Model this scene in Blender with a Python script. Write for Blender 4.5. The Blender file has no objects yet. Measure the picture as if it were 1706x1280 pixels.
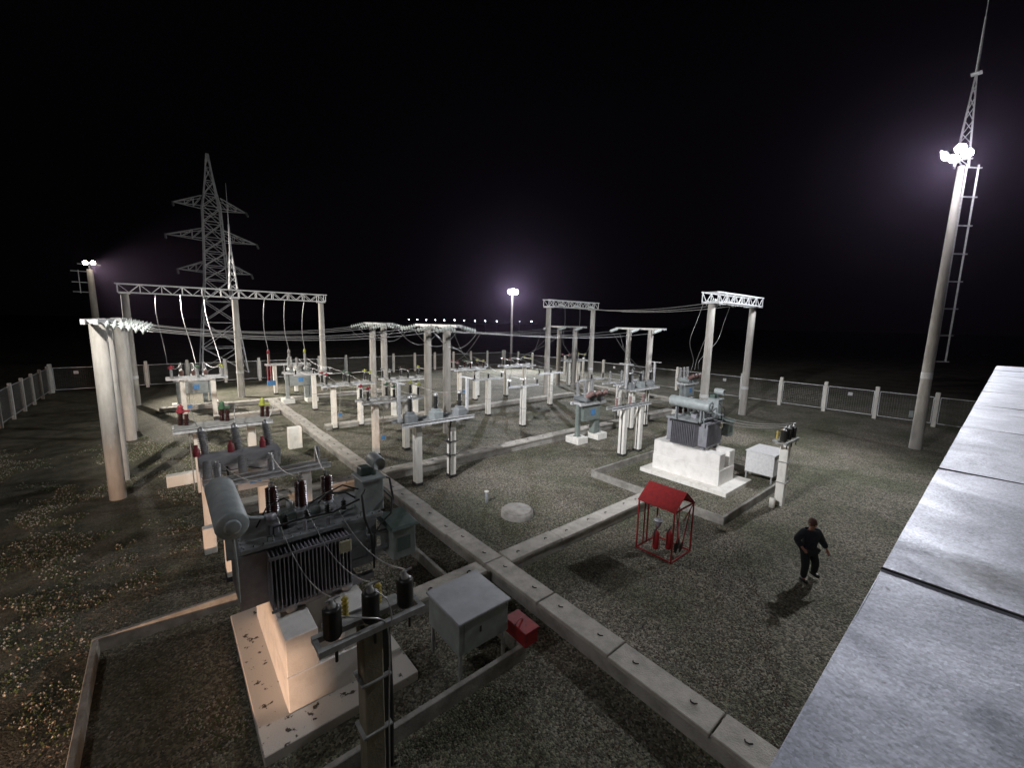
import bpy, bmesh, math, random
from mathutils import Vector, Matrix
random.seed(7)
R = math.radians
sc = bpy.context.scene
col = sc.collection

# ------------------------------------------------------------------ camera
H = 6.6
FPX, PITCH, ROLL, YAW = 694.704, 0.143622, 0.0209207, 0.698776
cy, sy, cp, sp = math.cos(YAW), math.sin(YAW), math.cos(PITCH), math.sin(PITCH)
fw = Vector((sy*cp, cy*cp, -sp)); rt = Vector((cy, -sy, 0)); up = rt.cross(fw)
cr_, sr_ = math.cos(ROLL), math.sin(ROLL)
rr = rt*cr_ + up*sr_; uu = up*cr_ - rt*sr_
cd = bpy.data.cameras.new('camera'); cam = bpy.data.objects.new('camera', cd); col.objects.link(cam)
cd.sensor_width = 36; cd.sensor_fit = 'HORIZONTAL'; cd.lens = FPX/1706*36; cd.clip_end = 6000; cd.clip_start = .05
M = Matrix((rr, uu, -fw)).transposed().to_4x4(); M.translation = Vector((0, 0, H))
cam.matrix_world = M
sc.camera = cam

# ------------------------------------------------------------------ world, exposure
w = bpy.data.worlds.new('World'); sc.world = w; w.use_nodes = True
bg = w.node_tree.nodes['Background']; bg.inputs[0].default_value = (.55, .42, .62, 1); bg.inputs[1].default_value = .0012
sc.view_settings.view_transform = 'Standard'; sc.view_settings.look = 'None'
sc.view_settings.exposure = 0; sc.view_settings.gamma = 1

def spot(name, loc, target, power, ang, blend, colr, rad=.25, parent=None):
    l = bpy.data.lights.new(name, 'SPOT'); l.energy = power; l.spot_size = R(ang); l.spot_blend = blend
    l.color = colr; l.shadow_soft_size = rad
    o = bpy.data.objects.new(name, l); col.objects.link(o)
    o.location = loc
    o.rotation_euler = (Vector(target)-Vector(loc)).to_track_quat('-Z', 'Y').to_euler()
    return o

# ------------------------------------------------------------------ materials
def mat(name, c1, c2=None, scale=6, rough=.75, metal=0, bump=0, bscale=40, detail=6, lo=.35, hi=.65, rough2=None, stretch=None, bdist=.02):
    m = bpy.data.materials.new(name); m.use_nodes = True
    nt = m.node_tree; b = nt.nodes['Principled BSDF']
    b.inputs['Roughness'].default_value = rough; b.inputs['Metallic'].default_value = metal
    c2 = c2 or tuple(x*.75 for x in c1)
    g = nt.nodes.new('ShaderNodeNewGeometry')
    vec = g.outputs['Position']
    if stretch:
        mp = nt.nodes.new('ShaderNodeMapping'); mp.inputs['Scale'].default_value = stretch
        nt.links.new(vec, mp.inputs[0]); vec = mp.outputs[0]
    n = nt.nodes.new('ShaderNodeTexNoise'); n.inputs['Scale'].default_value = scale; n.inputs['Detail'].default_value = detail
    n.inputs['Roughness'].default_value = .65
    nt.links.new(vec, n.inputs[0])
    r = nt.nodes.new('ShaderNodeValToRGB'); r.color_ramp.elements[0].position = lo; r.color_ramp.elements[1].position = hi
    r.color_ramp.elements[0].color = (*c2, 1); r.color_ramp.elements[1].color = (*c1, 1)
    nt.links.new(n.outputs[0], r.inputs[0]); nt.links.new(r.outputs[0], b.inputs['Base Color'])
    if rough2 is not None:
        mr = nt.nodes.new('ShaderNodeMapRange'); mr.inputs[1].default_value = lo; mr.inputs[2].default_value = hi
        mr.inputs[3].default_value = rough2; mr.inputs[4].default_value = rough
        nt.links.new(n.outputs[0], mr.inputs[0]); nt.links.new(mr.outputs[0], b.inputs['Roughness'])
    if bump:
        n2 = nt.nodes.new('ShaderNodeTexNoise'); n2.inputs['Scale'].default_value = bscale; n2.inputs['Detail'].default_value = 4
        nt.links.new(g.outputs['Position'], n2.inputs[0])
        bp = nt.nodes.new('ShaderNodeBump'); bp.inputs['Strength'].default_value = bump; bp.inputs['Distance'].default_value = bdist
        nt.links.new(n2.outputs[0], bp.inputs['Height']); nt.links.new(bp.outputs[0], b.inputs['Normal'])
    return m

def emit(name, c, s):
    m = bpy.data.materials.new(name); m.use_nodes = True
    b = m.node_tree.nodes['Principled BSDF']; b.inputs['Base Color'].default_value = (*c, 1)
    b.inputs['Emission Color'].default_value = (*c, 1); b.inputs['Emission Strength'].default_value = s
    return m

WHITE = mat('whitewashed_concrete', (.86, .84, .78), (.62, .60, .54), 5, .85, bump=.3, stretch=(1, 1, .35), lo=.25, hi=.5)
PLINTH = mat('painted_foundation', (.84, .82, .78), (.70, .68, .64), 3, .85, bump=.25, lo=.3, hi=.55)
POLE = mat('spun_concrete', (.52, .50, .46), (.36, .34, .31), 3.5, .85, bump=.35, bscale=25, stretch=(1, 1, .2))
CONC = mat('grey_concrete', (.42, .40, .37), (.22, .21, .185), 2.2, .9, bump=.5, bscale=30, lo=.3, hi=.6)
KERB = mat('kerb_concrete', (.36, .345, .31), (.19, .18, .16), 3, .9, bump=.5, bscale=30)
COVER = mat('cover_slab_concrete', (.56, .53, .48), (.36, .34, .30), 3.2, .9, bump=.5, bscale=35, lo=.3, hi=.6)
HOOK = mat('recessed_lifting_loop', (.07, .065, .06), (.03, .03, .028), 20, .8)
GALV = mat('galvanised_steel', (.74, .75, .76), (.54, .55, .56), 9, .5, .2, lo=.35, hi=.6)
STEEL = mat('grey_painted_steel', (.42, .43, .42), (.26, .26, .25), 6, .6, .1)
RUST = mat('bitumen_black', (.04, .038, .035), None, 10, .8)
TGREY = mat('transformer_paint', (.30, .32, .33), (.20, .215, .22), 4, .45, .1)
TDARK = mat('radiator_paint', (.32, .32, .35), (.22, .22, .245), 5, .45, .1)
LGREY = mat('light_grey_paint', (.37, .41, .41), (.27, .30, .30), 5, .5, .05)
GREEN = mat('grey_green_paint', (.24, .28, .26), (.17, .20, .185), 5, .5)
DGREEN = mat('dark_green_paint', (.09, .13, .11), (.06, .09, .08), 6, .5)
PORC = mat('brown_porcelain', (.055, .018, .016), (.03, .012, .011), 12, .22)
DPORC = mat('dark_insulator', (.03, .028, .026), (.015, .015, .014), 12, .35)
GPORC = mat('grey_insulator', (.36, .36, .36), (.24, .24, .24), 12, .4)
PINKP = mat('faded_brown_insulator', (.34, .22, .20), (.22, .14, .13), 10, .45)
GLASS = mat('glass_disc', (.74, .80, .78), (.58, .64, .62), 14, .12)
ALU = mat('aluminium_conductor', (.55, .55, .55), (.40, .40, .40), 12, .4, .7)
CABLE = mat('black_cable', (.02, .02, .02), None, 10, .5)
RED = mat('red_paint', (.36, .018, .02), (.18, .014, .014), 9, .55, lo=.3, hi=.7)
REDC = mat('red_phase_paint', (.40, .05, .07), (.26, .03, .04), 8, .5)
YELC = mat('yellow_phase_paint', (.52, .56, .10), (.34, .36, .07), 8, .5)
GRNC = mat('green_phase_paint', (.07, .15, .08), (.04, .10, .05), 8, .5)
BLUE = mat('blue_plate', (.10, .30, .62), (.07, .22, .48), 10, .5)
PLATE = mat('white_plate', (.75, .75, .74), (.6, .6, .6), 10, .5)
BOXM = mat('grey_cabinet_paint', (.44, .45, .47), (.35, .36, .375), 3, .5, .05)
JACKET = mat('navy_jacket_cloth', (.022, .026, .038), (.012, .015, .022), 14, .9, bump=.6, bscale=18)
TROUS = mat('dark_trousers_cloth', (.018, .022, .024), (.010, .013, .014), 14, .9, bump=.6, bscale=18)
SKIN = mat('skin', (.40, .20, .14), (.34, .16, .11), 20, .55)
HAIR = mat('brown_hair', (.10, .035, .022), (.05, .02, .014), 30, .6)
SHOE = mat('black_leather', (.015, .014, .013), None, 20, .4)
CREAM = mat('cream_plate', (.42, .40, .28), (.34, .32, .22), 10, .5)
YTANK = mat('amber_glass', (.45, .36, .06), (.3, .24, .05), 10, .3)
LAMPM = emit('floodlight_glass', (.95, .94, 1.0), 150)
LAMPW = emit('warm_floodlight_glass', (1.0, .88, .70), 40)
FARM = emit('far_lamp_glass', (.85, .92, 1.0), 30)
WINDM = emit('far_lamp_dim_glass', (.8, .9, 1.0), 5)

def ground_mat():
    m = bpy.data.materials.new('gravel'); m.use_nodes = True; nt = m.node_tree; b = nt.nodes['Principled BSDF']
    N, L = nt.nodes.new, nt.links.new
    g = N('ShaderNodeNewGeometry'); P = g.outputs['Position']
    v = N('ShaderNodeTexVoronoi'); v.inputs['Scale'].default_value = 27; L(P, v.inputs['Vector'])
    rp = N('ShaderNodeValToRGB'); e = rp.color_ramp.elements; e[0].color = (.055, .055, .044, 1); e[1].color = (.43, .42, .38, 1); e[1].position = .95
    x = e.new(.5); x.color = (.185, .18, .158, 1)
    sep = N('ShaderNodeSeparateColor'); L(v.outputs['Color'], sep.inputs[0]); L(sep.outputs[0], rp.inputs[0])
    n = N('ShaderNodeTexNoise'); n.inputs['Scale'].default_value = .32; n.inputs['Detail'].default_value = 8; n.inputs['Roughness'].default_value = .62; L(P, n.inputs[0])
    r2 = N('ShaderNodeValToRGB'); e = r2.color_ramp.elements; e[0].position = .38; e[0].color = (.46, .49, .33, 1); e[1].position = .64; e[1].color = (.98, .90, .80, 1)
    L(n.outputs[0], r2.inputs[0])
    mx = N('ShaderNodeMix'); mx.data_type = 'RGBA'; mx.blend_type = 'MULTIPLY'; mx.inputs[0].default_value = 1
    L(rp.outputs[0], mx.inputs[6]); L(r2.outputs[0], mx.inputs[7])
    # soil patches of the unpaved strip at the left
    sx = N('ShaderNodeSeparateXYZ'); L(P, sx.inputs[0])
    n3 = N('ShaderNodeTexNoise'); n3.inputs['Scale'].default_value = 1.3; n3.inputs['Detail'].default_value = 9; n3.inputs['Roughness'].default_value = .7; L(P, n3.inputs[0])
    a = N('ShaderNodeMath'); a.operation = 'MULTIPLY_ADD'; a.inputs[1].default_value = 6; a.inputs[2].default_value = -3; L(n3.outputs[0], a.inputs[0])
    s = N('ShaderNodeMath'); s.operation = 'ADD'; L(a.outputs[0], s.inputs[0]); L(sx.outputs[0], s.inputs[1])
    mr = N('ShaderNodeMapRange'); mr.inputs[1].default_value = 1.0; mr.inputs[2].default_value = -3.5; L(s.outputs[0], mr.inputs[0])
    so = N('ShaderNodeValToRGB'); e = so.color_ramp.elements; e[0].position = .35; e[0].color = (.055, .06, .03, 1); e[1].position = .66; e[1].color = (.20, .17, .12, 1)
    L(n3.outputs[0], so.inputs[0])
    m2 = N('ShaderNodeMix'); m2.data_type = 'RGBA'; L(mr.outputs[0], m2.inputs[0]); L(mx.outputs[2], m2.inputs[6]); L(so.outputs[0], m2.inputs[7])
    L(m2.outputs[2], b.inputs['Base Color'])
    b.inputs['Roughness'].default_value = .85
    dd = N('ShaderNodeMath'); dd.operation = 'SUBTRACT'; dd.inputs[0].default_value = 1; L(v.outputs['Distance'], dd.inputs[1])
    bp = N('ShaderNodeBump'); bp.inputs['Strength'].default_value = .9; bp.inputs['Distance'].default_value = .03; L(dd.outputs[0], bp.inputs['Height'])
    nb = N('ShaderNodeTexNoise'); nb.inputs['Scale'].default_value = 1.6; nb.inputs['Detail'].default_value = 9; nb.inputs['Roughness'].default_value = .7; L(P, nb.inputs[0])
    b2 = N('ShaderNodeBump'); b2.inputs['Strength'].default_value = .8; b2.inputs['Distance'].default_value = .16; L(nb.outputs[0], b2.inputs['Height'])
    L(bp.outputs[0], b2.inputs['Normal']); L(b2.outputs[0], b.inputs['Normal'])
    return m
GRAVEL = ground_mat()

def coping_mat():
    m = bpy.data.materials.new('galvanised_coping_sheet'); m.use_nodes = True; nt = m.node_tree; b = nt.nodes['Principled BSDF']
    N, L = nt.nodes.new, nt.links.new
    g = N('ShaderNodeNewGeometry'); P = g.outputs['Position']
    n = N('ShaderNodeTexNoise'); n.inputs['Scale'].default_value = 2.1; n.inputs['Detail'].default_value = 10; n.inputs['Roughness'].default_value = .72; n.inputs['Distortion'].default_value = .8; L(P, n.inputs[0])
    v = N('ShaderNodeTexVoronoi'); v.inputs['Scale'].default_value = 120; L(P, v.inputs['Vector'])
    r = N('ShaderNodeValToRGB'); e = r.color_ramp.elements; e[0].position = .30; e[0].color = (.33, .35, .41, 1); e[1].position = .72; e[1].color = (.64, .66, .75, 1)
    L(n.outputs[0], r.inputs[0])
    n2 = N('ShaderNodeTexNoise'); n2.inputs['Scale'].default_value = 22; n2.inputs['Detail'].default_value = 5; L(P, n2.inputs[0])
    r3 = N('ShaderNodeValToRGB'); e = r3.color_ramp.elements; e[0].position = .66; e[0].color = (1, 1, 1, 1); e[1].position = .74; e[1].color = (.45, .43, .42, 1); L(n2.outputs[0], r3.inputs[0])
    mx = N('ShaderNodeMix'); mx.data_type = 'RGBA'; mx.blend_type = 'MULTIPLY'; mx.inputs[0].default_value = .8; L(r.outputs[0], mx.inputs[6]); L(r3.outputs[0], mx.inputs[7])
    sp_ = N('ShaderNodeMapRange'); sp_.inputs[3].default_value = .78; sp_.inputs[4].default_value = 1.18
    sc_ = N('ShaderNodeSeparateColor'); L(v.outputs['Color'], sc_.inputs[0]); L(sc_.outputs[0], sp_.inputs[0])
    m3 = N('ShaderNodeVectorMath'); m3.operation = 'SCALE'; L(mx.outputs[2], m3.inputs[0]); L(sp_.outputs[0], m3.inputs['Scale'])
    L(m3.outputs[0], b.inputs['Base Color'])
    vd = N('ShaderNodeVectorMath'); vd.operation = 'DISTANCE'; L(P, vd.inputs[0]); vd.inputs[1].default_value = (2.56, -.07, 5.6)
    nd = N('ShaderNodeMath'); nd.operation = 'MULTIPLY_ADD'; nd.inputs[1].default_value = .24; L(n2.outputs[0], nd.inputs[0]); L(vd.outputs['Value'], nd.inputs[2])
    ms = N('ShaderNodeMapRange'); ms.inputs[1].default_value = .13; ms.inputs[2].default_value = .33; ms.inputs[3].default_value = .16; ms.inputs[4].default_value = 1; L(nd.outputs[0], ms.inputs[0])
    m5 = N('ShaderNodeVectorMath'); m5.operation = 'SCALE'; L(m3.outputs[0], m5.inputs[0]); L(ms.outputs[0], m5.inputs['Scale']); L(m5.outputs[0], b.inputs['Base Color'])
    mr = N('ShaderNodeMapRange'); mr.inputs[1].default_value = .3; mr.inputs[2].default_value = .7; mr.inputs[3].default_value = .62; mr.inputs[4].default_value = .46
    L(n.outputs[0], mr.inputs[0]); L(mr.outputs[0], b.inputs['Roughness'])
    b.inputs['Metallic'].default_value = .3
    nb = N('ShaderNodeTexNoise'); nb.inputs['Scale'].default_value = 1.1; nb.inputs['Detail'].default_value = 3; L(P, nb.inputs[0])
    bp = N('ShaderNodeBump'); bp.inputs['Strength'].default_value = .10; bp.inputs['Distance'].default_value = .05; L(nb.outputs[0], bp.inputs['Height'])
    n4 = N('ShaderNodeTexNoise'); n4.inputs['Scale'].default_value = 45; n4.inputs['Detail'].default_value = 4; L(P, n4.inputs[0])
    b4 = N('ShaderNodeBump'); b4.inputs['Strength'].default_value = .25; b4.inputs['Distance'].default_value = .006; L(n4.outputs[0], b4.inputs['Height']); L(bp.outputs[0], b4.inputs['Normal'])
    L(b4.outputs[0], b.inputs['Normal'])
    return m
COPING = coping_mat()

# ------------------------------------------------------------------ mesh helpers
def V(*a): return Vector(a)
class MB:
    def __init__(s): s.v = []; s.f = []; s.sm = []; s.mi = []; s.mats = []; s.cur = 0
    def m(s, material):
        if material not in s.mats: s.mats.append(material)
        s.cur = s.mats.index(material); return s
    def add(s, vs, fs, smooth=False):
        o = len(s.v); s.v += [tuple(p) for p in vs]
        for f in fs: s.f.append([i+o for i in f]); s.sm.append(smooth); s.mi.append(s.cur)
        return s
    def box(s, x0, y0, z0, x1, y1, z1):
        vs = [(x, y, z) for z in (z0, z1) for y in (y0, y1) for x in (x0, x1)]
        return s.add(vs, [(0, 2, 3, 1), (4, 5, 7, 6), (0, 1, 5, 4), (2, 6, 7, 3), (0, 4, 6, 2), (1, 3, 7, 5)])
    def bbox(s, x0, y0, z0, x1, y1, z1, b=.015):
        # box with a chamfered top edge and chamfered vertical corners
        def ring(d, z, c): 
            X0, Y0, X1, Y1 = x0+d, y0+d, x1-d, y1-d
            return [(X0+c, Y0, z), (X1-c, Y0, z), (X1, Y0+c, z), (X1, Y1-c, z), (X1-c, Y1, z), (X0+c, Y1, z), (X0, Y1-c, z), (X0, Y0+c, z)]
        r = [ring(0, z0, b), ring(0, z1-b, b), ring(b, z1, b)]
        vs = sum(r, []); fs = [tuple(range(7, -1, -1))]
        for k in range(2):
            for i in range(8): fs.append((k*8+i, k*8+(i+1) % 8, (k+1)*8+(i+1) % 8, (k+1)*8+i))
        fs.append(tuple(range(16, 24)))
        return s.add(vs, fs)
    def obox(s, a, b, wx, wz, upv=(0, 0, 1)):
        a, b = Vector(a), Vector(b); d = (b-a).normalized(); u = Vector(upv)
        if abs(d.dot(u)) > .98: u = Vector((0, 1, 0))
        sd = d.cross(u).normalized(); u = sd.cross(d)
        vs = []
        for p in (a, b):
            for i, j in ((-1, -1), (1, -1), (1, 1), (-1, 1)): vs.append(p+sd*(wx/2*i)+u*(wz/2*j))
        return s.add(vs, [(0, 1, 2, 3), (7, 6, 5, 4), (0, 4, 5, 1), (1, 5, 6, 2), (2, 6, 7, 3), (3, 7, 4, 0)])
    def tube(s, pts, r, n=8, r1=None, caps=True):
        pts = [Vector(p) for p in pts]; k = len(pts); rad = [r+((r1 if r1 is not None else r)-r)*i/(k-1) for i in range(k)]
        vs = []; u = None
        for i, p in enumerate(pts):
            d = (pts[min(i+1, k-1)]-pts[max(i-1, 0)]).normalized()
            if u is None: u = d.orthogonal().normalized()
            u = (u-d*u.dot(d)); u = u.normalized() if u.length > 1e-6 else d.orthogonal().normalized()
            w_ = d.cross(u)
            for j in range(n):
                t = 2*math.pi*j/n; vs.append(p+(u*math.cos(t)+w_*math.sin(t))*rad[i])
        fs = [(i*n+j, i*n+(j+1) % n, (i+1)*n+(j+1) % n, (i+1)*n+j) for i in range(k-1) for j in range(n)]
        s.add(vs, fs, True)
        if caps: s.add(vs[:n], [tuple(range(n-1, -1, -1))]); s.add(vs[-n:], [tuple(range(n))])
        return s
    def lathe(s, prof, base=(0, 0, 0), axis=(0, 0, 1), n=12):
        base = Vector(base); ax = Vector(axis).normalized(); u = ax.orthogonal().normalized(); w_ = ax.cross(u)
        vs = [base+ax*h+(u*math.cos(2*math.pi*j/n)+w_*math.sin(2*math.pi*j/n))*r for r, h in prof for j in range(n)]
        k = len(prof)
        fs = [(i*n+j, i*n+(j+1) % n, (i+1)*n+(j+1) % n, (i+1)*n+j) for i in range(k-1) for j in range(n)]
        return s.add(vs, fs, True)
    def insul(s, base, axis, L, r, sheds=8, n=12):
        prof = [(0.001, 0), (r*.6, 0)]
        st = L/(sheds)
        for i in range(sheds):
            h = i*st
            prof += [(r*.6, h+st*.15), (r, h+st*.35), (r*.97, h+st*.5), (r*.6, h+st*.85)]
        prof += [(r*.6, L), (.001, L)]
        return s.lathe(prof, base, axis, n)
    def build(s, name, m=None, parent=None, label=None):
        me = bpy.data.meshes.new(name); me.from_pydata(s.v, [], s.f)
        mats = s.mats if s.mats else [m]
        for q in mats: me.materials.append(q)
        me.polygons.foreach_set('use_smooth', s.sm); me.polygons.foreach_set('material_index', s.mi if s.mats else [0]*len(s.f))
        me.update()
        o = bpy.data.objects.new(name, me); col.objects.link(o)
        if parent: o.parent = parent
        if label: o['label'] = label
        return o

def thing(name, label, cat, loc=(0, 0, 0), rz=0, group=None):
    o = bpy.data.objects.new(name, None); col.objects.link(o); o.empty_display_size = .2
    o.location = loc; o.rotation_euler = (0, 0, rz); o['label'] = label; o['category'] = cat
    if group: o['group'] = group
    return o
def tag(o, label, cat, group=None):
    o['label'] = label; o['category'] = cat
    if group: o['group'] = group
    return o
def structure(o): o['kind'] = 'structure'; return o
def dup(root, loc, label, rz=None, group=None):
    def cp(o, par):
        c = o.copy(); col.objects.link(c)
        if par: c.parent = par
        for k in kids.get(o.name, []): cp(k, c)
        return c
    kids = {}
    for o in col.objects:
        if o.parent: kids.setdefault(o.parent.name, []).append(o)
    r = cp(root, None); r.location = loc; r['label'] = label
    if rz is not None: r.rotation_euler = (0, 0, rz)
    if group: r['group'] = group
    return r

# ------------------------------------------------------------------ setting
g = MB(); g.add([(-3000, -3000, 0), (3000, -3000, 0), (3000, 3000, 0), (-3000, 3000, 0)], [(0, 1, 2, 3)])
structure(g.build('ground', GRAVEL))

# building edge under the camera: wall plus sheet metal coping
def parapet():
    t = thing('roof_parapet', 'flat metal topped building parapet filling the lower right corner', 'parapet', (0, 0, 0))
    m = MB(); m.box(-2.15, -6.0, 0, 20.1, .12, 5.52); m.build('wall', KERB, t)
    joints = [-4.0, -2.2, .12, 2.28, 4.36, 6.52, 8.7, 10.9, 13.1, 15.3, 17.6, 20.2]
    for a, b in zip(joints[1:-1], joints[2:]):
        m = MB(); nx, ny = 18, 12; vs = []
        for j in range(ny+1):
            for i in range(nx+1):
                x = a+.004+(b-a-.008)*i/nx; y = -2.3+2.54*j/ny
                e = min(i, nx-i)/2; lift = .004*max(0, 1-e)
                vs.append((x, y, 5.6+lift+.004*math.sin(x*2.1+y*3.7)+.003*math.sin(x*5.3-y*1.9)))
        fs = [(j*(nx+1)+i, j*(nx+1)+i+1, (j+1)*(nx+1)+i+1, (j+1)*(nx+1)+i) for j in range(ny) for i in range(nx)]
        m.add(vs, fs, True)
        m.box(a+.004, .236, 5.46, b-.004, .24, 5.598)
        m.build('coping_sheet', COPING, t)
        m = MB(); m.box(b-.0036, -2.3, 5.590, b+.0036, .241, 5.6075); m.build('joint', RUST, t)
parapet()

# ------------------------------------------------------------------ cable trenches
def trench(label, a0, a1, c, wd, axis, step=1.95, zt=.40, name='cable_trench'):
    """covered concrete trench running along axis from a0 to a1, centred on c"""
    rz = 0 if axis == 'x' else math.pi/2
    loc = (a0, c, 0) if axis == 'x' else (c, a0, 0)
    t = thing(name, label, 'cable trench', loc, rz)
    L = a1-a0; h = wd/2
    m = MB(); m.box(0, -h+.05, -.05, L, -h+.13, zt-.09); m.build('trench_wall', CONC, t)
    m = MB(); m.box(0, h-.13, -.05, L, h-.05, zt-.09); m.build('trench_wall', CONC, t)
    x = 0
    while x < L-.3:
        x1 = min(x+step, L); m = MB(); m.m(COVER)
        j = random.uniform(-.028, .028); dz = random.uniform(-.012, .008)
        m.bbox(x+.018, -h+j, zt-.085+dz, x1-.016, h+j, zt+dz, .014)
        m.m(HOOK)
        for q in (.22, .78):
            px_ = x+(x1-x)*q; py = random.uniform(-.05, .05)
            m.tube([(px_-.05, py-.03, zt+dz+.002), (px_-.02, py+.02, zt+dz+.012), (px_+.03, py+.03, zt+dz+.012), (px_+.055, py-.01, zt+dz+.002)], .012, 5)
        m.build('cover_slab', None, t)
        x = x1
    return t
trench('long cable trench with pale slab covers running from the bottom right to the far left', .3, 37.0, 6.33-.02, .58, 'y')
trench('cable trench spur of slab covers running to the red roofed fire stand', 6.64, 13.6, 8.06, .55, 'x')
trench('short cable trench spur between the nearest transformer and the long trench', 3.95, 6.0, 8.06, .5, 'x')
trench('cable trench behind the nearest double post frame, reaching right towards the far breaker', 6.64, 31.0, 16.25, .58, 'x')
trench('cable trench passing behind the nearest transformer left of the long trench', 1.2, 6.0, 16.25, .58, 'x')
trench('far cable trench crossing the middle of the yard behind the white support posts', 7.2, 29.5, 26.1, .55, 'x', zt=.3)
trench('farthest cable trench in front of the mast with the lattice top', -.5, 16.0, 37.4, .6, 'x', zt=.3)
trench('cable trench in front of the left far frame with phase coloured caps', 2.2, 6.0, 32.6, .55, 'x', zt=.3)
trench('far right cable trench beside the right gantry heading to the back fence', 19.0, 33, 34.9, .55, 'y', zt=.3)

# ------------------------------------------------------------------ oil bunds and transformer foundations
def kerb(label, x0, y0, x1, y1, gap=None):
    t = thing('oil_bund', label, 'kerb', (x0, y0, 0))
    w_, h, L, D = .1, .3, x1-x0, y1-y0
    for a in ((0, 0, L, w_), (0, D-w_, L, D), (0, w_, w_, D-w_), (L-w_, w_, L, D-w_)):
        m = MB(); m.bbox(a[0], a[1], -.02, a[2], a[3], h-.0 if a[2]-a[0] > 1 else h-.003, .012); m.build('bund_wall', KERB, t)
    return t
kerb('concrete oil bund kerb around the nearest transformer', -1.5, 5.45, 5.1, 10.9)
kerb('concrete oil bund kerb around the transformer on the right', 14.05, 5.5, 20.4, 11.2)

OT1 = (1.14, 6.85, 0); OT2 = (16.97, 7.0, 0)
SLABM = mat('stained_foundation_slab', (.66, .62, .56), (.07, .06, .045), 5, .9, bump=.4, lo=.36, hi=.40)
def foundation(label, loc, sm=None):
    t = thing('transformer_foundation', label, 'foundation', loc)
    m = MB(); m.bbox(-.45, -.52, .0, 2.05, 3.35, .17, .012); m.build('base_slab', sm or WHITE, t)
    m = MB(); m.bbox(0, 0, .17, 1.42, 3.0, .83, .012); m.build('lower_course', PLINTH, t)
    for x in (0, .92):
        m = MB(); m.bbox(x+.004, .02, .832, x+.50, 2.98, 1.5, .014); m.build('upper_block', PLINTH, t)
    m = MB(); m.bbox(.504, .9, .832, .916, 2.96, 1.49, .01); m.build('infill_block', PLINTH, t)
    return t
foundation('white concrete block foundation under the nearest transformer', OT1, SLABM)
foundation('white concrete block foundation under the transformer on the right', OT2)

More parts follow.
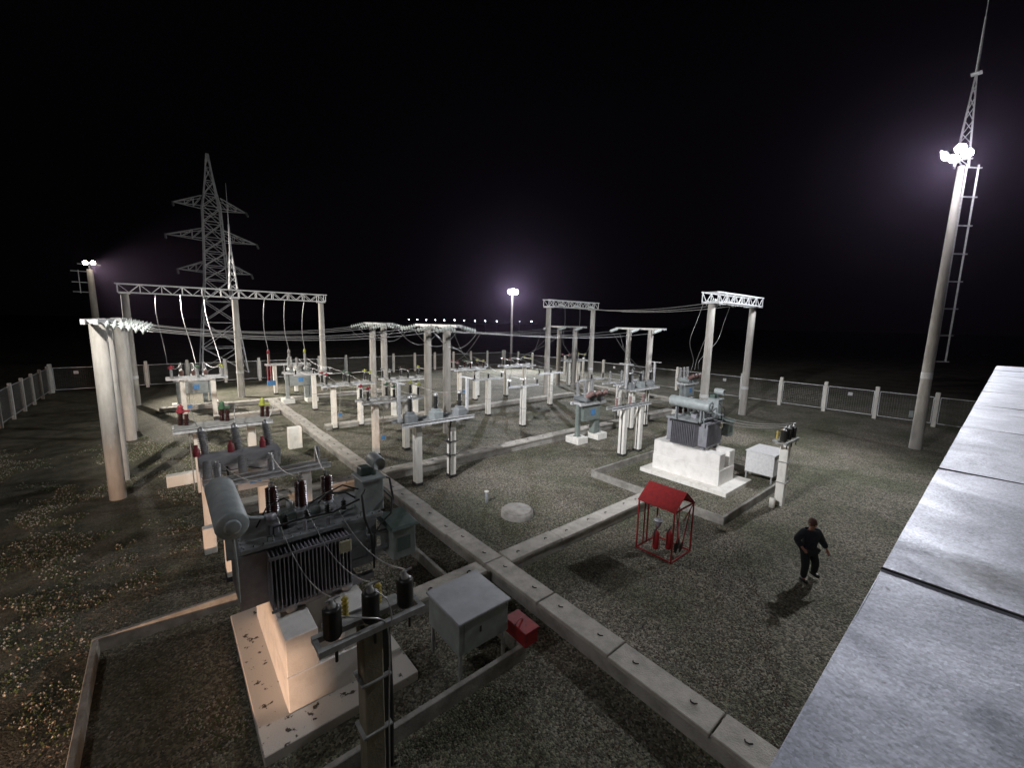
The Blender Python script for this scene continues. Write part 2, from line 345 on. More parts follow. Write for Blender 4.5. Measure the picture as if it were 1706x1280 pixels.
def transformer(label, loc):
    t = thing('power_transformer', label, 'transformer', (loc[0], loc[1], 1.5))
    z = -1.5
    def P(x): return x
    m = MB(); m.bbox(.1, 1.0, .22, 1.75, 2.0, 1.22, .03)
    for k in range(3): m.box(.09, .985, .35+k*.28, 1.76, 2.015, .40+k*.28)
    m.build('tank', TGREY, t)
    m = MB(); m.bbox(-.42, .86, 1.22, 2.02, 2.25, 1.30, .012)
    for k in range(17): m.tube([(-.36+k*.145, .90, 1.30), (-.36+k*.145, .90, 1.33)], .017, 6)
    for k in range(9): m.tube([(-.38, .95+k*.15, 1.30), (-.38, .95+k*.15, 1.33)], .017, 6)
    m.build('tank_cover', TGREY, t)
    def rad(x0, y0, x1, y1, n, axis):
        m = MB()
        for k in range(n):
            if axis == 'x':
                x = x0+(x1-x0)*(k+.5)/n; m.box(x-.009, y0, .18, x+.009, y1, 1.14)
            else:
                y = y0+(y1-y0)*(k+.5)/n; m.box(x0, y-.009, .18, x1, y+.009, 1.14)
        if axis == 'x':
            yo = y0 if y0 < 1 else y1-.03
            m.box(x0, yo+.004, 1.10, x1, yo+.03, 1.15); m.box(x0, yo+.004, .15, x1, yo+.03, .19)
        r = m.build('radiator', TDARK, t)
        return r
    r1 = rad(-.06, .60, 1.30, .995, 21, 'x')
    m = MB(); m.bbox(1.06, .555, .86, 1.28, .598, 1.09, .02); m.build('rating_plate', CREAM, r1)
    rad(-.06, 2.005, 1.30, 2.38, 21, 'x')
    rad(-.46, .93, .095, 2.0, 14, 'y')
    rad(1.755, 1.05, 1.95, 2.0, 12, 'y')
    # skids and wheels
    m = MB(); m.box(.1, .75, .02, 1.75, .87, .14); m.box(.1, 2.05, .02, 1.75, 2.17, .14); m.box(.3, .7, .14, .42, 2.2, .21); m.box(1.3, .7, .14, 1.42, 2.2, .21); m.build('skid', TDARK, t)
    for x in (.25, 1.2):
        for y in (.66, 2.26):
            m = MB(); m.lathe([(.001, 0), (.10, 0), (.10, .05), (.08, .06), (.001, .06)], (x, y, .1), (0, 1, 0), 14); m.build('wheel', STEEL, t)
    # conservator
    m = MB()
    m.lathe([(.001, 0), (.06, .0), (.10, -.0), (.20, .01), (.22, .03), (.225, .05), (.225, 1.66), (.22, 1.69), (.2, 1.71), (.001, 1.72)], (-.54, .30, 2.0), (0, 1, .03), 24)
    c = m.build('conservator', LGREY, t)
    m = MB(); m.lathe([(.085, 0), (.11, 0), (.115, -.03), (.09, -.04), (.001, -.035)], (-.54, .30, 2.0), (0, 1, 0), 18); m.build('oil_gauge', LGREY, c)
    m = MB()
    for y in (.65, 1.7): m = MB(); m.box(-.62, y, 1.302, -.46, y+.05, 1.80); m.build('conservator_bracket', TGREY, t)
    m = MB(); m.tube([(-.4, 1.1, 1.85), (-.2, 1.12, 1.72), (.1, 1.25, 1.6), (.25, 1.4, 1.5), (.3, 1.45, 1.32)], .035, 8); m.tube([(-.52, .6, 1.8), (-.50, .55, 1.2), (-.50, .55, .6)], .018, 6); m.build('oil_pipe', LGREY, t)
    m = MB(); m.lathe([(.001, 0), (.07, 0), (.07, .16), (.001, .16)], (.02, 1.2, 1.62), (1, .3, -.1), 10); m.build('gas_relay', TDARK, t)
    # high voltage bushings
    for x in (.27, .78, 1.28):
        m = MB(); m.m(TGREY); m.lathe([(.12, 0), (.12, .05), (.09, .06), (.001, .06)], (x, 2.0, 1.30), n=14)
        m.m(PORC); m.insul((x, 2.0, 1.36), (0, 0, 1), .52, .118, 11, 14)
        m.m(ALU); m.tube([(x, 2.0, 1.86), (x, 2.0, 1.99)], .022, 8); m.tube([(x-.05, 2.0, 1.95), (x+.05, 2.0, 1.95)], .018, 6)
        m.build('high_voltage_bushing', None, t)
    # low voltage bushings
    for k, x in enumerate((.35, .72, 1.09, 1.4)):
        m = MB(); m.m(DPORC); m.insul((x, 1.32, 1.30), (0, 0, 1), .24, .055, 5, 10)
        m.m(ALU); m.tube([(x, 1.32, 1.54), (x, 1.32, 1.60)], .014, 6)
        m.build('low_voltage_bushing', None, t)
    m = MB(); m.bbox(.30, 1.55, 1.302, .60, 1.75, 1.46, .02); m.lathe([(.001, 0), (.10, 0), (.10, .12), (.06, .16), (.001, .16)], (.95, 1.62, 1.30), n=12); m.tube([(.5, 1.1, 1.31), (.5, 1.1, 1.42), (1.5, 1.12, 1.42), (1.6, 1.5, 1.42)], .02, 6)
    for x in (.0, 1.6): m.tube([(x, .95, 1.30), (x, .95, 1.38), (x+.08, .95, 1.38), (x+.08, .95, 1.30)], .014, 6)
    m.build('cover_fitting', GREEN, t)
    m = MB(); m.lathe([(.001, 0), (.055, 0), (.06, .13), (.03, .17), (.001, .17)], (.52, 1.75, 1.46), n=10); m.build('thermometer_pocket', PLATE, t)
    # tap changer column with drum head on top
    m = MB(); m.bbox(1.68, 1.0, 1.303, 2.10, 1.5, 1.95, .02); m.bbox(1.64, .96, 1.95, 2.14, 1.54, 1.99, .01); m.build('tap_changer_column', LGREY, t)
    m = MB(); m.bbox(1.72, 1.2, 1.995, 1.94, 1.45, 2.16, .02); m.tube([(1.98, 1.2, 1.99), (1.98, 1.2, 2.2)], .05, 8); m.build('tap_changer_neck', DGREEN, t)
    m = MB(); m.lathe([(.001, .02), (.11, .02), (.115, 0), (.135, 0), (.14, .02), (.14, .38), (.12, .42), (.001, .43)], (2.0, .92, 2.27), (0, 1, .08), 20); m.build('drum_head', LGREY, t)
    m = MB()
    m.tube([(1.72, .98, 1.8), (1.6, .85, 1.75), (1.62, .8, 1.3), (1.75, .82, .9), (1.8, .9, .4)], .022, 6)
    m.tube([(2.1, 1.1, 1.7), (2.25, .95, 1.5), (2.2, .9, 1.2), (2.0, .85, 1.1), (1.8, .8, .9), (1.78, .8, .2)], .018, 6)
    m.tube([(1.66, 1.2, 1.75), (1.4, 1.35, 1.85), (1.15, 1.5, 1.7), (1.0, 1.6, 1.5)], .016, 6)
    m.tube([(.1, 1.0, 1.34), (.1, 1.0, 1.5), (.5, 1.02, 1.52), (1.1, 1.0, 1.5), (1.62, 1.05, 1.6)], .02, 6)
    m.tube([(1.66, 1.4, 1.5), (1.5, 1.5, 1.62), (1.2, 1.8, 1.58), (.9, 1.85, 1.42)], .02, 6)
    m.tube([(.52, 1.75, 1.6), (.4, 1.6, 1.75), (.1, 1.5, 1.7), (-.1, 1.4, 1.4)], .014, 6)
    m.tube([(2.14, 1.45, 1.9), (2.4, 1.4, 1.75), (2.45, 1.35, 1.3), (2.35, 1.3, 1.05)], .022, 6)
    m.build('cable_loop', CABLE, t)
    for a in ((.05, 1.15, .22, 1.4, 1.5), (1.15, 1.2, 1.3, 1.45, 1.42)):
        m = MB(); m.bbox(a[0], a[1], 1.302, a[2], a[3], a[4], .02); m.build('relay_box', TDARK, t)
    for a in ((.6, .98, .035, 1.5), (1.0, .98, .045, 1.44)):
        m = MB(); m.tube([(a[0], a[1], 1.31), (a[0], a[1], a[3])], a[2], 8); m.build('cover_valve', TDARK, t)
    # control cabinet hung on the end
    m = MB(); m.bbox(2.12, .65, .3, 2.62, 1.3, .95, .015); cb = m.build('control_cabinet', GREEN, t)
    m = MB(); m.add([(2.06, .58, .955), (2.68, .58, .955), (2.68, 1.37, .955), (2.06, 1.37, .955), (2.10, .62, 1.0), (2.64, .62, 1.0), (2.64, 1.33, 1.06), (2.10, 1.33, 1.06)], [(3, 2, 1, 0), (4, 5, 6, 7), (0, 1, 5, 4), (1, 2, 6, 5), (2, 3, 7, 6), (3, 0, 4, 7)]); m.build('cabinet_roof', DGREEN, cb)
    m = MB(); m.box(2.22, .644, .45, 2.50, .648, .75); m.build('cabinet_window', DGREEN, cb)
    for z_ in (.45, .8): m = MB(); m.box(1.7, .9, z_, 2.12, .98, z_+.07); m.build('cabinet_bracket', TGREY, t)
    return t
T1 = transformer('grey oil transformer with barrel shaped conservator and ribbed radiators, nearest to the viewer', OT1)
T2 = dup(T1, (OT2[0], OT2[1], 1.5), 'grey oil transformer on the white block foundation behind the red stand')
T1['group'] = T2['group'] = 'power transformers'

# wires helper
def sag(a, b, s, n=14):
    a, b = Vector(a), Vector(b)
    return [a.lerp(b, i/n)+Vector((0, 0, -4*s*(i/n)*(1-i/n))) for i in range(n+1)]
def wire(name, label, pts, r=.012, m=None, group=None, cat='wire'):
    if len(pts) < 9:
        q = [Vector(p) for p in pts]; q = [q[0]*2-q[1]]+q+[q[-1]*2-q[-2]]; out = []
        for i in range(1, len(q)-2):
            for k in range(5):
                u = k/5; a, b, c, d = q[i-1:i+3]
                out.append(.5*((2*b)+(c-a)*u+(2*a-5*b+4*c-d)*u*u+(3*b-a-3*c+d)*u**3))
        pts = out+[q[-2]]
    o = MB().tube(pts, r, 5).build(name, m or ALU); tag(o, label, cat, group); return o

DIMC = mat('shaded_post_concrete', (.26, .235, .17), (.15, .135, .09), 4, .9, bump=.5, bscale=25, stretch=(1, 1, .3))  # concrete darkened so the nearest post's dimness sits in its colour
# surge arrester post by each transformer
def arrester_post(label, loc, pm=None):
    t = thing('surge_arrester_post', label, 'arrester post', loc)
    m = MB(); m.bbox(-.15, -.14, 0, .12, .14, 2.48, .015); m.build('concrete_post', pm or WHITE, t)
    m = MB(); m.box(.122, -.10, .1, .20, .12, 2.42); m.tube([(.24, .0, 2.3), (.26, -.02, 1.2), (.25, 0, .05)], .045, 8); m.build('cable_riser', CABLE, t)
    for z_ in (.9, 1.7): m = MB(); m.box(-.20, -.17, z_, .22, .17, z_+.025); m.build('clamp_band', STEEL, t)
    m = MB(); m.box(-.72, -.22, 2.48, .72, -.14, 2.56); m.box(-.72, .06, 2.48, .72, .14, 2.56); m.box(-.72, -.14, 2.50, -.66, .06, 2.55); m.box(.66, -.14, 2.5, .72, .06, 2.55); m.build('crossarm', STEEL, t)
    for x in (-.5, 0, .5):
        m = MB(); m.m(DPORC); m.lathe([(.001, 0), (.10, 0), (.10, .015)]+[(.088+.030*(q % 2), .02+.0175*q) for q in range(22)]+[(.08, .41), (.001, .415)], (x, -.04, 2.57), n=16)
        m.m(ALU); m.lathe([(.05, 0), (.055, .03), (.03, .06), (.03, .12), (.001, .12)], (x, -.04, 2.98), n=10); m.tube([(x-.07, -.04, 3.08), (x+.10, -.06, 3.11)], .016, 6)
        m.m(DPORC); m.tube([(x, -.17, 2.5), (x, -.17, 2.3)], .02, 6)
        m.build('surge_arrester', None, t)
    m = MB(); m.m(YTANK)
    for x in (-.25, .22): m.insul((x, .24, 2.56), (0, 0, 1), .3, .05, 5, 10)
    m.m(STEEL); m.box(-.55, .14, 2.50, .5, .30, 2.56)
    m.build('support_bracket', None, t)
    return t
A1 = arrester_post('concrete post carrying three black surge arresters at the bottom edge', (1.9, 5.18, 0), DIMC)
A2 = arrester_post('white concrete post carrying three black surge arresters by the right transformer', (17.55, 4.95, 0))
A1['group'] = A2['group'] = 'surge arrester posts'
o = MB().lathe([(.001, 0), (.10, 0), (.10, .34), (.09, .36), (.001, .36)], (17.0, 5.02, .02), n=16).build('canister', WHITE); tag(o, 'small white canister at the foot of the right arrester post', 'canister')
for i, (x, lx) in enumerate(((1.4, 'left'), (1.9, 'middle'), (2.4, 'right'))):
    wire('bushing_lead', '%s thin lead sagging from the nearest transformer cover to the black arresters' % lx, sag((x-.05, 8.18, 3.10), (x, 5.14, 3.12), .32), .009)
    wire('bushing_lead', '%s thin lead between the right transformer cover and its arrester post' % lx, sag((x-.05+15.83, 8.33, 3.10), (x+15.65, 4.91, 3.12), .3), .008)
wire('ground_lead', 'pale lead looping down the nearest arrester post from its crossarm', [(1.45, 5.1, 2.85), (1.75, 5.0, 2.75), (2.02, 4.98, 2.58), (2.08, 4.98, 2.2), (2.06, 4.99, 1.2), (2.05, 5.0, .1)], .011)
wire('ground_lead', 'pale lead dropping from the middle arrester to the nearest post head', [(1.95, 5.1, 3.0), (2.08, 5.0, 2.85), (2.12, 4.96, 2.6), (2.1, 4.97, 2.5)], .010)

# auxiliary cabinets, red items
BOXB = mat('grey_green_cabinet_paint', (.30, .34, .32), (.22, .25, .235), 4, .5)
def aux_box(label, loc, L=1.13, zb=.62, bm=None):
    t = thing('outdoor_cabinet', label, 'cabinet', loc)
    m = MB(); m.bbox(0, 0, zb, L, 1.12, 1.26, .01); m.build('body', bm or BOXB, t)
    m = MB(); m.bbox(-.04, -.04, 1.262, L+.04, 1.16, 1.30, .012); m.build('lid', bm or BOXM, t)
    for x in (.03, L-.09):
        for y in (.03, 1.03):
            m = MB(); m.box(x, y, 0, x+.06, y+.06, zb); m.build('leg', STEEL, t)
    m = MB(); m.box(L*.4, -.006, .9, L*.4+.04, -.001, 1.02); m.box(.1, -.004, .66, .106, -.001, 1.22); m.build('door_seam', RUST, t)
    for z_ in (.72, 1.12):
        m = MB(); m.tube([(L-.03, -.012, z_), (L-.03, -.012, z_+.08)], .012, 6); m.build('hinge', STEEL, t)
    return t
aux_box('grey steel cabinet on legs with a flat lid, beside the nearest transformer', (3.68, 5.7, 0))
aux_box('low white steel cabinet on short legs behind the right arrester post', (19.5, 5.85, 0), 1.5, .34, PLATE)
t = thing('red_box', 'red metal box resting on the bund corner beside the grey cabinet', 'box', (5.0, 5.38, 0))
m = MB(); m.bbox(.0, .0, .31, .34, .62, .60, .012); m.build('body', RED, t)
m = MB(); m.bbox(-.02, -.02, .602, .36, .64, .63, .01); m.tube([(.0, .3, .64), (.1, .34, .67), (.25, .38, .64)], .012, 6); m.build('lid', RED, t)
t = thing('pipe_riser', 'short capped pipe standing in the gravel near the manhole', 'pipe', (8.8, 11.8, 0))
m = MB(); m.lathe([(.06, 0), (.06, .42), (.001, .42)], n=14); m.build('pipe', TGREY, t)
m = MB(); m.lathe([(.085, .422), (.085, .45), (.001, .455)], n=14); m.build('cap', WHITE, t)
t = thing('manhole', 'round concrete manhole ring with lid standing proud of the gravel', 'manhole', (9.05, 10.35, 0))
m = MB(); m.lathe([(.57, 0), (.56, .17), (.54, .19), (.001, .19)], n=32); m.build('ring', CONC, t)
m = MB(); m.lathe([(.50, .192), (.50, .225), (.46, .235), (.06, .232), (.05, .25), (.001, .25)], n=32); m.build('lid', CONC, t)

def fire_stand():
    t = thing('fire_equipment_stand', 'red framed fire stand under a gabled red sheet roof', 'fire stand', (10.5, 5.4, 0))
    X, Y, E_, Z = 1.08, 1.12, 1.52, 1.93
    m = MB(); q = .035
    for a, b in (((0, 0), (X, 0)), ((X, 0), (X, Y)), ((X, Y), (0, Y)), ((0, Y), (0, 0))):
        m.obox((*a, .03), (*b, .03), q, q); m.obox((*a, E_), (*b, E_), q, q)
    for x in (0, X):
        for y in (0, Y): m.obox((x, y, 0), (x, y, E_), q, q)
    for y in (0, Y):
        m.obox((0, y, E_), (X/2, y, Z), q, q); m.obox((X, y, E_), (X/2, y, Z), q, q)
    m.obox((X/2, 0, Z), (X/2, Y, Z), q, q); m.obox((X/2, Y, 0), (X/2, Y, E_), q, q); m.obox((.35, Y, 0), (.35, Y, E_), .03, .03)
    m.obox((X/2, 0, 1.1), (X, 0, E_), .02, .02)
    m.build('frame', RED, t)
    m = MB(); m.add([(-.03, -.04, E_+.0), (-.03, Y+.04, E_+.0), (X/2, Y+.04, Z+.035), (X/2, -.04, Z+.035), (-.03, -.04, E_+.012), (-.03, Y+.04, E_+.012), (X/2, Y+.04, Z+.05), (X/2, -.04, Z+.05)], [(0, 1, 2, 3), (7, 6, 5, 4), (0, 3, 7, 4), (1, 5, 6, 2), (0, 4, 5, 1), (3, 2, 6, 7)])
    m.build('roof_panel', RED, t)
    m = MB(); m.add([(X+.03, -.04, E_+.0), (X+.03, Y+.04, E_+.0), (X/2+.002, Y+.04, Z+.033), (X/2+.002, -.04, Z+.033), (X+.03, -.04, E_+.012), (X+.03, Y+.04, E_+.012), (X/2+.002, Y+.04, Z+.048), (X/2+.002, -.04, Z+.048)], [(3, 2, 1, 0), (4, 5, 6, 7), (4, 7, 3, 0), (2, 6, 5, 1), (1, 5, 4, 0), (7, 6, 2, 3)])
    m.build('roof_panel', RED, t)
    return t
fire_stand()
for i, (x, y, lb) in enumerate(((10.85, 6.1, 'red fire extinguisher standing inside the fire stand, left one'), (11.15, 5.85, 'red fire extinguisher standing inside the fire stand, right one'))):
    t = thing('fire_extinguisher', lb, 'fire extinguisher', (x, y, .05), 0, 'extinguishers in the fire stand')
    m = MB(); m.lathe([(.001, 0), (.085, 0), (.09, .03), (.09, .46), (.06, .54), (.03, .57), (.001, .57)], n=16); m.build('cylinder', RED, t)
    m = MB(); m.tube([(0, 0, .57), (0, 0, .63), (.08, 0, .64)], .014, 6); m.tube([(0, 0, .61), (-.09, 0, .58), (-.12, 0, .35), (-.11, 0, .15)], .014, 6); m.build('valve_and_hose', CABLE, t)
for i, (x, y, tx, ty) in enumerate(((11.2, 5.5, 11.5, 5.45), (11.35, 5.62, 11.53, 5.9), (11.05, 5.55, 11.45, 5.75))):
    t = thing('shovel', ('shovel with a red handle leaning nearest the front corner of the fire stand', 'shovel leaning on the right rail of the fire stand', 'shovel leaning between the other two in the fire stand')[i], 'shovel', (x, y, .05), 0, 'shovels in the fire stand')
    d = Vector((tx-x, ty-y, 1.25)); m = MB(); m.tube([d*.22, d], .017, 7); m.build('handle', RED, t)
    m = MB(); vs = []
    for j, (w_, h) in enumerate(((.02, .0), (.09, .06), (.11, .18), (.10, .28), (.03, .31))):
        c = d*h/d.length*1.0; vs += [c+V(-w_, .015, h*0), c+V(w_, .015, 0)]
    vs2 = [p+V(0, .006, 0) for p in vs]
    k = len(vs); fs = [(2*j, 2*j+1, 2*j+3, 2*j+2) for j in range(4)]+[(k+2*j+2, k+2*j+3, k+2*j+1, k+2*j) for j in range(4)]
    for j in range(4): fs += [(2*j+2, k+2*j+2, k+2*j, 2*j), (2*j+1, k+2*j+1, k+2*j+3, 2*j+3)]
    m.add(vs+vs2, fs); m.build('blade', DPORC, t)
t = thing('sand_bucket', 'dark conical bucket hanging inside the fire stand', 'bucket', (11.1, 6.2, .75)); m = MB(); m.lathe([(.001, -.22), (.13, .06), (.135, .07), (.12, .05), (.001, .0)], n=16); m.build('pail', TDARK, t)
m = MB(); m.tube([(-.13, 0, .07), (-.08, 0, .2), (0, 0, .26), (.08, 0, .2), (.13, 0, .07)], .008, 5); m.tube([(0, 0, .26), (0, 0, .8)], .006, 5); m.build('bail', STEEL, t)

# ------------------------------------------------------------------ support frames
def slot_post(t, x, y, h, w_=.26):
    """white double post with a dark gap, black painted foot"""
    m = MB(); m.m(WHITE); m.bbox(x-w_/2, y-.17, .12, x+w_/2, y-.035, h, .012); m.bbox(x-w_/2, y+.035, .121, x+w_/2, y+.17, h, .012)
    m.m(RUST); m.box(x-w_/2-.02, y-.19, -.02, x+w_/2+.02, y+.19, .12); m.box(x-w_/2+.04, y-.033, .12, x+w_/2-.04, y+.033, h-.02)
    return m.build('support_post', None, t)
def channels(t, x0, x1, y0, y1, z, name='beam'):
    for y in (y0, y1):
        m = MB(); m.box(x0, y-.012, z, x1, y+.012, z+.14); m.box(x0, y-.05, z+.128, x1, y-.0125, z+.14); m.box(x0, y-.05, z, x1, y-.0125, z+.012); m.build(name, GALV, t)
def xties(t, xs, y0, y1, z):
    m = MB()
    for x in xs: m.box(x-.04, y0+.013, z+.02, x+.04, y1-.013, z+.10)
    m.build('cross_tie', STEEL, t)

CAPS = (REDC, GRNC, YELC)
def disconnector(label, loc, posts=(-.8, .8), L=3.2, h=2.6, wy=.9, caps=CAPS, ins=None, rz=0):
    ins = ins or DPORC
    t = thing('disconnector', label, 'disconnector', loc, rz, 'three phase disconnectors on frames')
    for x in posts: slot_post(t, x, 0, h)
    m = MB()
    for x in posts: m.box(x-.06, -wy/2-.05, h, x+.06, wy/2+.05, h+.07)
    m.build('head_plate', STEEL, t)
    channels(t, -L/2, L/2, -wy/2, wy/2, h+.072)
    zb = h+.215
    for i, x in enumerate((-1.3, 0, 1.3)):
        m = MB(); m.box(x-.07, -wy/2-.18, zb, x+.07, wy/2+.18, zb+.05); m.build('pole_base', STEEL, t)
        for y in (-wy/2, wy/2):
            m = MB(); m.m(ins); m.insul((x, y, zb+.05), (0, 0, 1), .44, .09, 8, 12); m.m(ALU); m.lathe([(.05, 0), (.05, .05), (.001, .05)], (x, y, zb+.49), n=8); m.build('post_insulator', None, t)
        m = MB(); m.obox((x, -wy/2, zb+.56), (x, wy/2, zb+.58), .035, .05); m.obox((x-.02, -wy/2-.3, zb+.56), (x-.02, -wy/2, zb+.56), .05, .02); m.obox((x-.02, wy/2, zb+.56), (x-.02, wy/2+.3, zb+.62), .05, .02); m.build('contact_blade', ALU, t)
        m = MB(); c = caps[i]
        for y in (-wy/2, wy/2):
            m.lathe([(.05, .0), (.08, .03), (.045, .09), (.07, .12), (.02, .18), (.001, .18)], (x+.01, y, zb+.55), n=8)
            m.obox((x-.15, y-.06, zb+.61), (x+.16, y+.04, zb+.65), .05, .04)
        m.build('phase_cap', c, t)
    # drive rod and box
    m = MB(); m.tube([(posts[0]+.28, -wy/2, h+.1), (posts[0]+.28, -.16, 1.0)], .02, 6); m.bbox(posts[0]+.15, -.26, .75, posts[0]+.42, -.02, 1.05, .01); m.build('drive_rod', STEEL, t)
    m = MB(); m.box(posts[0]+.17, -.268, .8, posts[0]+.38, -.262, 1.0); m.build('drive_plate', BLUE, t)
    return t

def bus_support(label, loc, L=2.6, h=2.6, heads=3, hook=False, rz=0):
    t = thing('busbar_support', label, 'busbar support', loc, rz, 'busbar supports on single posts')
    slot_post(t, 0, 0, h)
    m = MB(); m.box(-L/2, -.09, h, L/2, .09, h+.012); m.box(-L/2, -.09, h+.012, L/2, -.078, h+.12); m.box(-L/2, .078, h+.012, L/2, .09, h+.12); m.build('crossarm', GALV, t)
    for k in range(heads):
        x = -L/2+.1+(L-.2)*k/(heads-1)
        m = MB(); m.m(DPORC); m.insul((x, 0, h+.014), (0, 0, 1), .40, .08, 7, 12); m.m(ALU); m.lathe([(.06, 0), (.06, .05), (.001, .05)], (x, 0, h+.414), n=8); m.box(x-.04, -.16, h+.464, x+.04, .16, h+.50); m.build('post_insulator', None, t)
    m = MB(); m.tube([(.16, .0, h-.02), (.17, .0, .05)], .012, 5); m.box(-.16, -.2, 1.2, .16, .2, 1.22); m.build('earth_strip', STEEL, t)
    return t

def ct_frame(label, loc):
    t = thing('current_transformer_frame', label, 'current transformer frame', loc, 0, 'current transformer frames')
    for x in (-.8, .8): slot_post(t, x, 0, 2.5)
    m = MB()
    for x in (-.8, .8): m.box(x-.07, -.5, 2.5, x+.07, .55, 2.58)
    m.build('head_plate', STEEL, t)
    channels(t, -1.65, 1.65, -.45, .48, 2.585)
    m = MB(); m.box(-1.5, -.40, 2.60, 1.5, .44, 2.64); m.build('deck_plate', STEEL, t)
    for i, x in enumerate((-1.1, .05, 1.2)):
        m = MB(); m.m((TGREY, LGREY, TGREY)[i]); m.bbox(x-.22, -.24, 2.645, x+.22, .24, 2.98, .03); m.bbox(x-.14, -.15, 2.981, x+.14, .15, 3.085, .02); m.box(x+.245, -.08, 2.70, x+.32, .08, 2.9)
        m.build('transformer_tank', None, t)
        m = MB(); m.m(DPORC); m.insul((x, 0, 3.088), (0, 0, 1), .52, .115, 9, 12); m.m(ALU); m.lathe([(.09, 0), (.09, .08), (.05, .12), (.001, .12)], (x, 0, 3.61), n=10); m.build('bushing', None, t)
    for x in (-1.58, 1.55):
        m = MB(); m.box(x-.05, -.1, 2.73, x+.05, .0, 4.25); m.box(x-.05, -.5, 4.25, x+.05, .5, 4.29); m.build('wire_mast', GALV, t)
    m = MB(); m.tube([(.62, -.25, 2.5), (.55, -.28, 2.2), (.57, -.26, 1.4), (.56, -.25, .05)], .035, 6)
    for z in (1.0, 1.6): m.box(.5, -.22, z, 1.0, .22, z+.02)
    m.build('cable_riser', CABLE, t)
    return t

def breaker(label, loc, body=GREEN, pole=PINKP, tank=STEEL, pads=True, h=2.0, tube_len=.62, sp=.62, cov=None, wide=None, rz=0):
    """outdoor breaker: legs on pads, frame, three poles with pairs of splayed bushings, control cabinet"""
    t = thing('circuit_breaker', label, 'circuit breaker', loc, rz, 'outdoor circuit breakers')
    Lx = wide or sp+.25
    for x in (-Lx, Lx):
        if pads: m = MB(); m.bbox(x-.42, -.45, -.02, x+.42, .5, .36, .015); m.build('foundation_pad', WHITE, t)
        m = MB(); m.bbox(x-.11, -.11, .36 if pads else 0, x+.11, .11, h, .01); m.box(x-.17, -.17, .362 if pads else .0, x+.17, .17, .40); m.build('leg', body, t)
    m = MB(); m.box(-Lx-.25, -.40, h, Lx+.25, -.28, h+.16); m.box(-Lx-.25, .28, h, Lx+.25, .40, h+.16)
    for x in (-Lx, 0, Lx): m.box(x-.06, -.278, h+.02, x+.06, .278, h+.14)
    m.build('top_frame', body if cov else GALV, t)
    m = MB(); m.bbox(-Lx+.14, -.28, h-.92, Lx-.14, .24, h-.02, .012); cb = m.build('control_cabinet', body if not cov else BOXM, t)
    m = MB(); m.box(-.1, -.290, h-.62, .26, -.283, h-.28); m.build('blue_plate', BLUE, cb)
    m = MB(); m.bbox(Lx-.5, -.2, .36, Lx-.2, .2, h-.95, .01); m.bbox(-Lx+.15, -.1, h-.97, Lx-.15, .1, h-.93, .004); m.build('drive_housing', body, t)
    for i, x in enumerate((-sp, 0, sp)):
        m = MB(); m.m(cov or tank); m.lathe([(.001, 0), (.15, 0), (.17, .03), (.17, .95), (.15, .98), (.001, .98)], (x, -.49, h+.34), (0, 1, 0), 16); m.build('pole_tank', None, t)
        for sgn in (-1, 1):
            ax = V(0, .06, 1) if sgn > 0 else V(0, -.85, .55); b = V(x, sgn*.30, h+.47)
            m = MB(); m.m(STEEL); m.lathe([(.12, 0), (.12, .08), (.001, .08)], b, ax, 12); m.m(pole if sgn < 0 else GPORC); m.insul(b+ax.normalized()*.08, ax, tube_len*(.8 if sgn < 0 else 1.15), .15 if sgn < 0 else .12, 10, 14); m.m(ALU); m.lathe([(.06, 0), (.05, .1), (.001, .12)], b+ax.normalized()*(tube_len+.08), ax, 8); m.build('bushing', None, t)
    return t

# bay 2 (behind the long trench), posts measured on the ground
ct_frame('nearest double post frame carrying three current transformers with black bushings', (8.4, 14.9, 0))
disconnector('disconnector with red cap at its left end, second frame behind the nearest double post frame', (8.55, 19.6, 0))
disconnector('disconnector with red and yellow caps and blue drive box, third frame from the front', (8.5, 25.9, 0))
bus_support('single post support right behind the left disconnector with a blue drive box', (8.3, 32.4, 0))
breaker('far left circuit breaker on two white pads, behind the end of the long trench', (8.2, 36.3, 0), LGREY, GPORC, LGREY, h=2.3)
def arrester_frame(label, loc):
    t = thing('voltage_transformer_frame', label, 'voltage transformer frame', loc)
    for x in (-.9, .75): slot_post(t, x, 0, 2.55)
    channels(t, -1.6, 1.9, -.3, .3, 2.56)
    for i, x in enumerate((-1.3, .3, 1.6)):
        m = MB(); m.m((PINKP, GPORC, GPORC)[i]); m.insul((x, 0, 2.71), (0, 0, 1), .85, .12, 12, 12); m.m(ALU); m.tube([(x, 0, 3.56), (x, 0, 3.8)], .03, 6); m.build('bushing', None, t)
        m = MB(); m.lathe([(.06, 0), (.14, .05), (.08, .2), (.12, .24), (.02, .34), (.001, .34)], (x, 0, 3.62), n=8); m.build('phase_cap', (REDC, STEEL, YELC)[i], t)
    for x in (-1.45, -1.2, -.35+.2):
        m = MB(); m.m(REDC if x < -1 else GPORC); m.insul((x, -.1, 2.54), (0, 0, -1), 1.3, .07, 16, 10); m.build('hanging_insulator', None, t)
    m = MB(); m.bbox(-1.55, -.3, .85, -.95, -.1, 1.25, .01); m.build('counter_plate', BLUE, t)
    return t
arrester_frame('frame with tall red insulators at its left under the long gantry', (8.3, 41.2, 0))
disconnector('far disconnector with red and yellow caps beside the middle twin pole portals', (19.6, 29.2, 0), ins=PORC)
disconnector('disconnector standing between the two middle twin pole portals', (12.5, 26.3, 0), caps=(STEEL, PORC, YELC), wy=1.1)
bus_support('slender support post behind the two middle portals', (21.6, 30.6, 0), L=2.2)

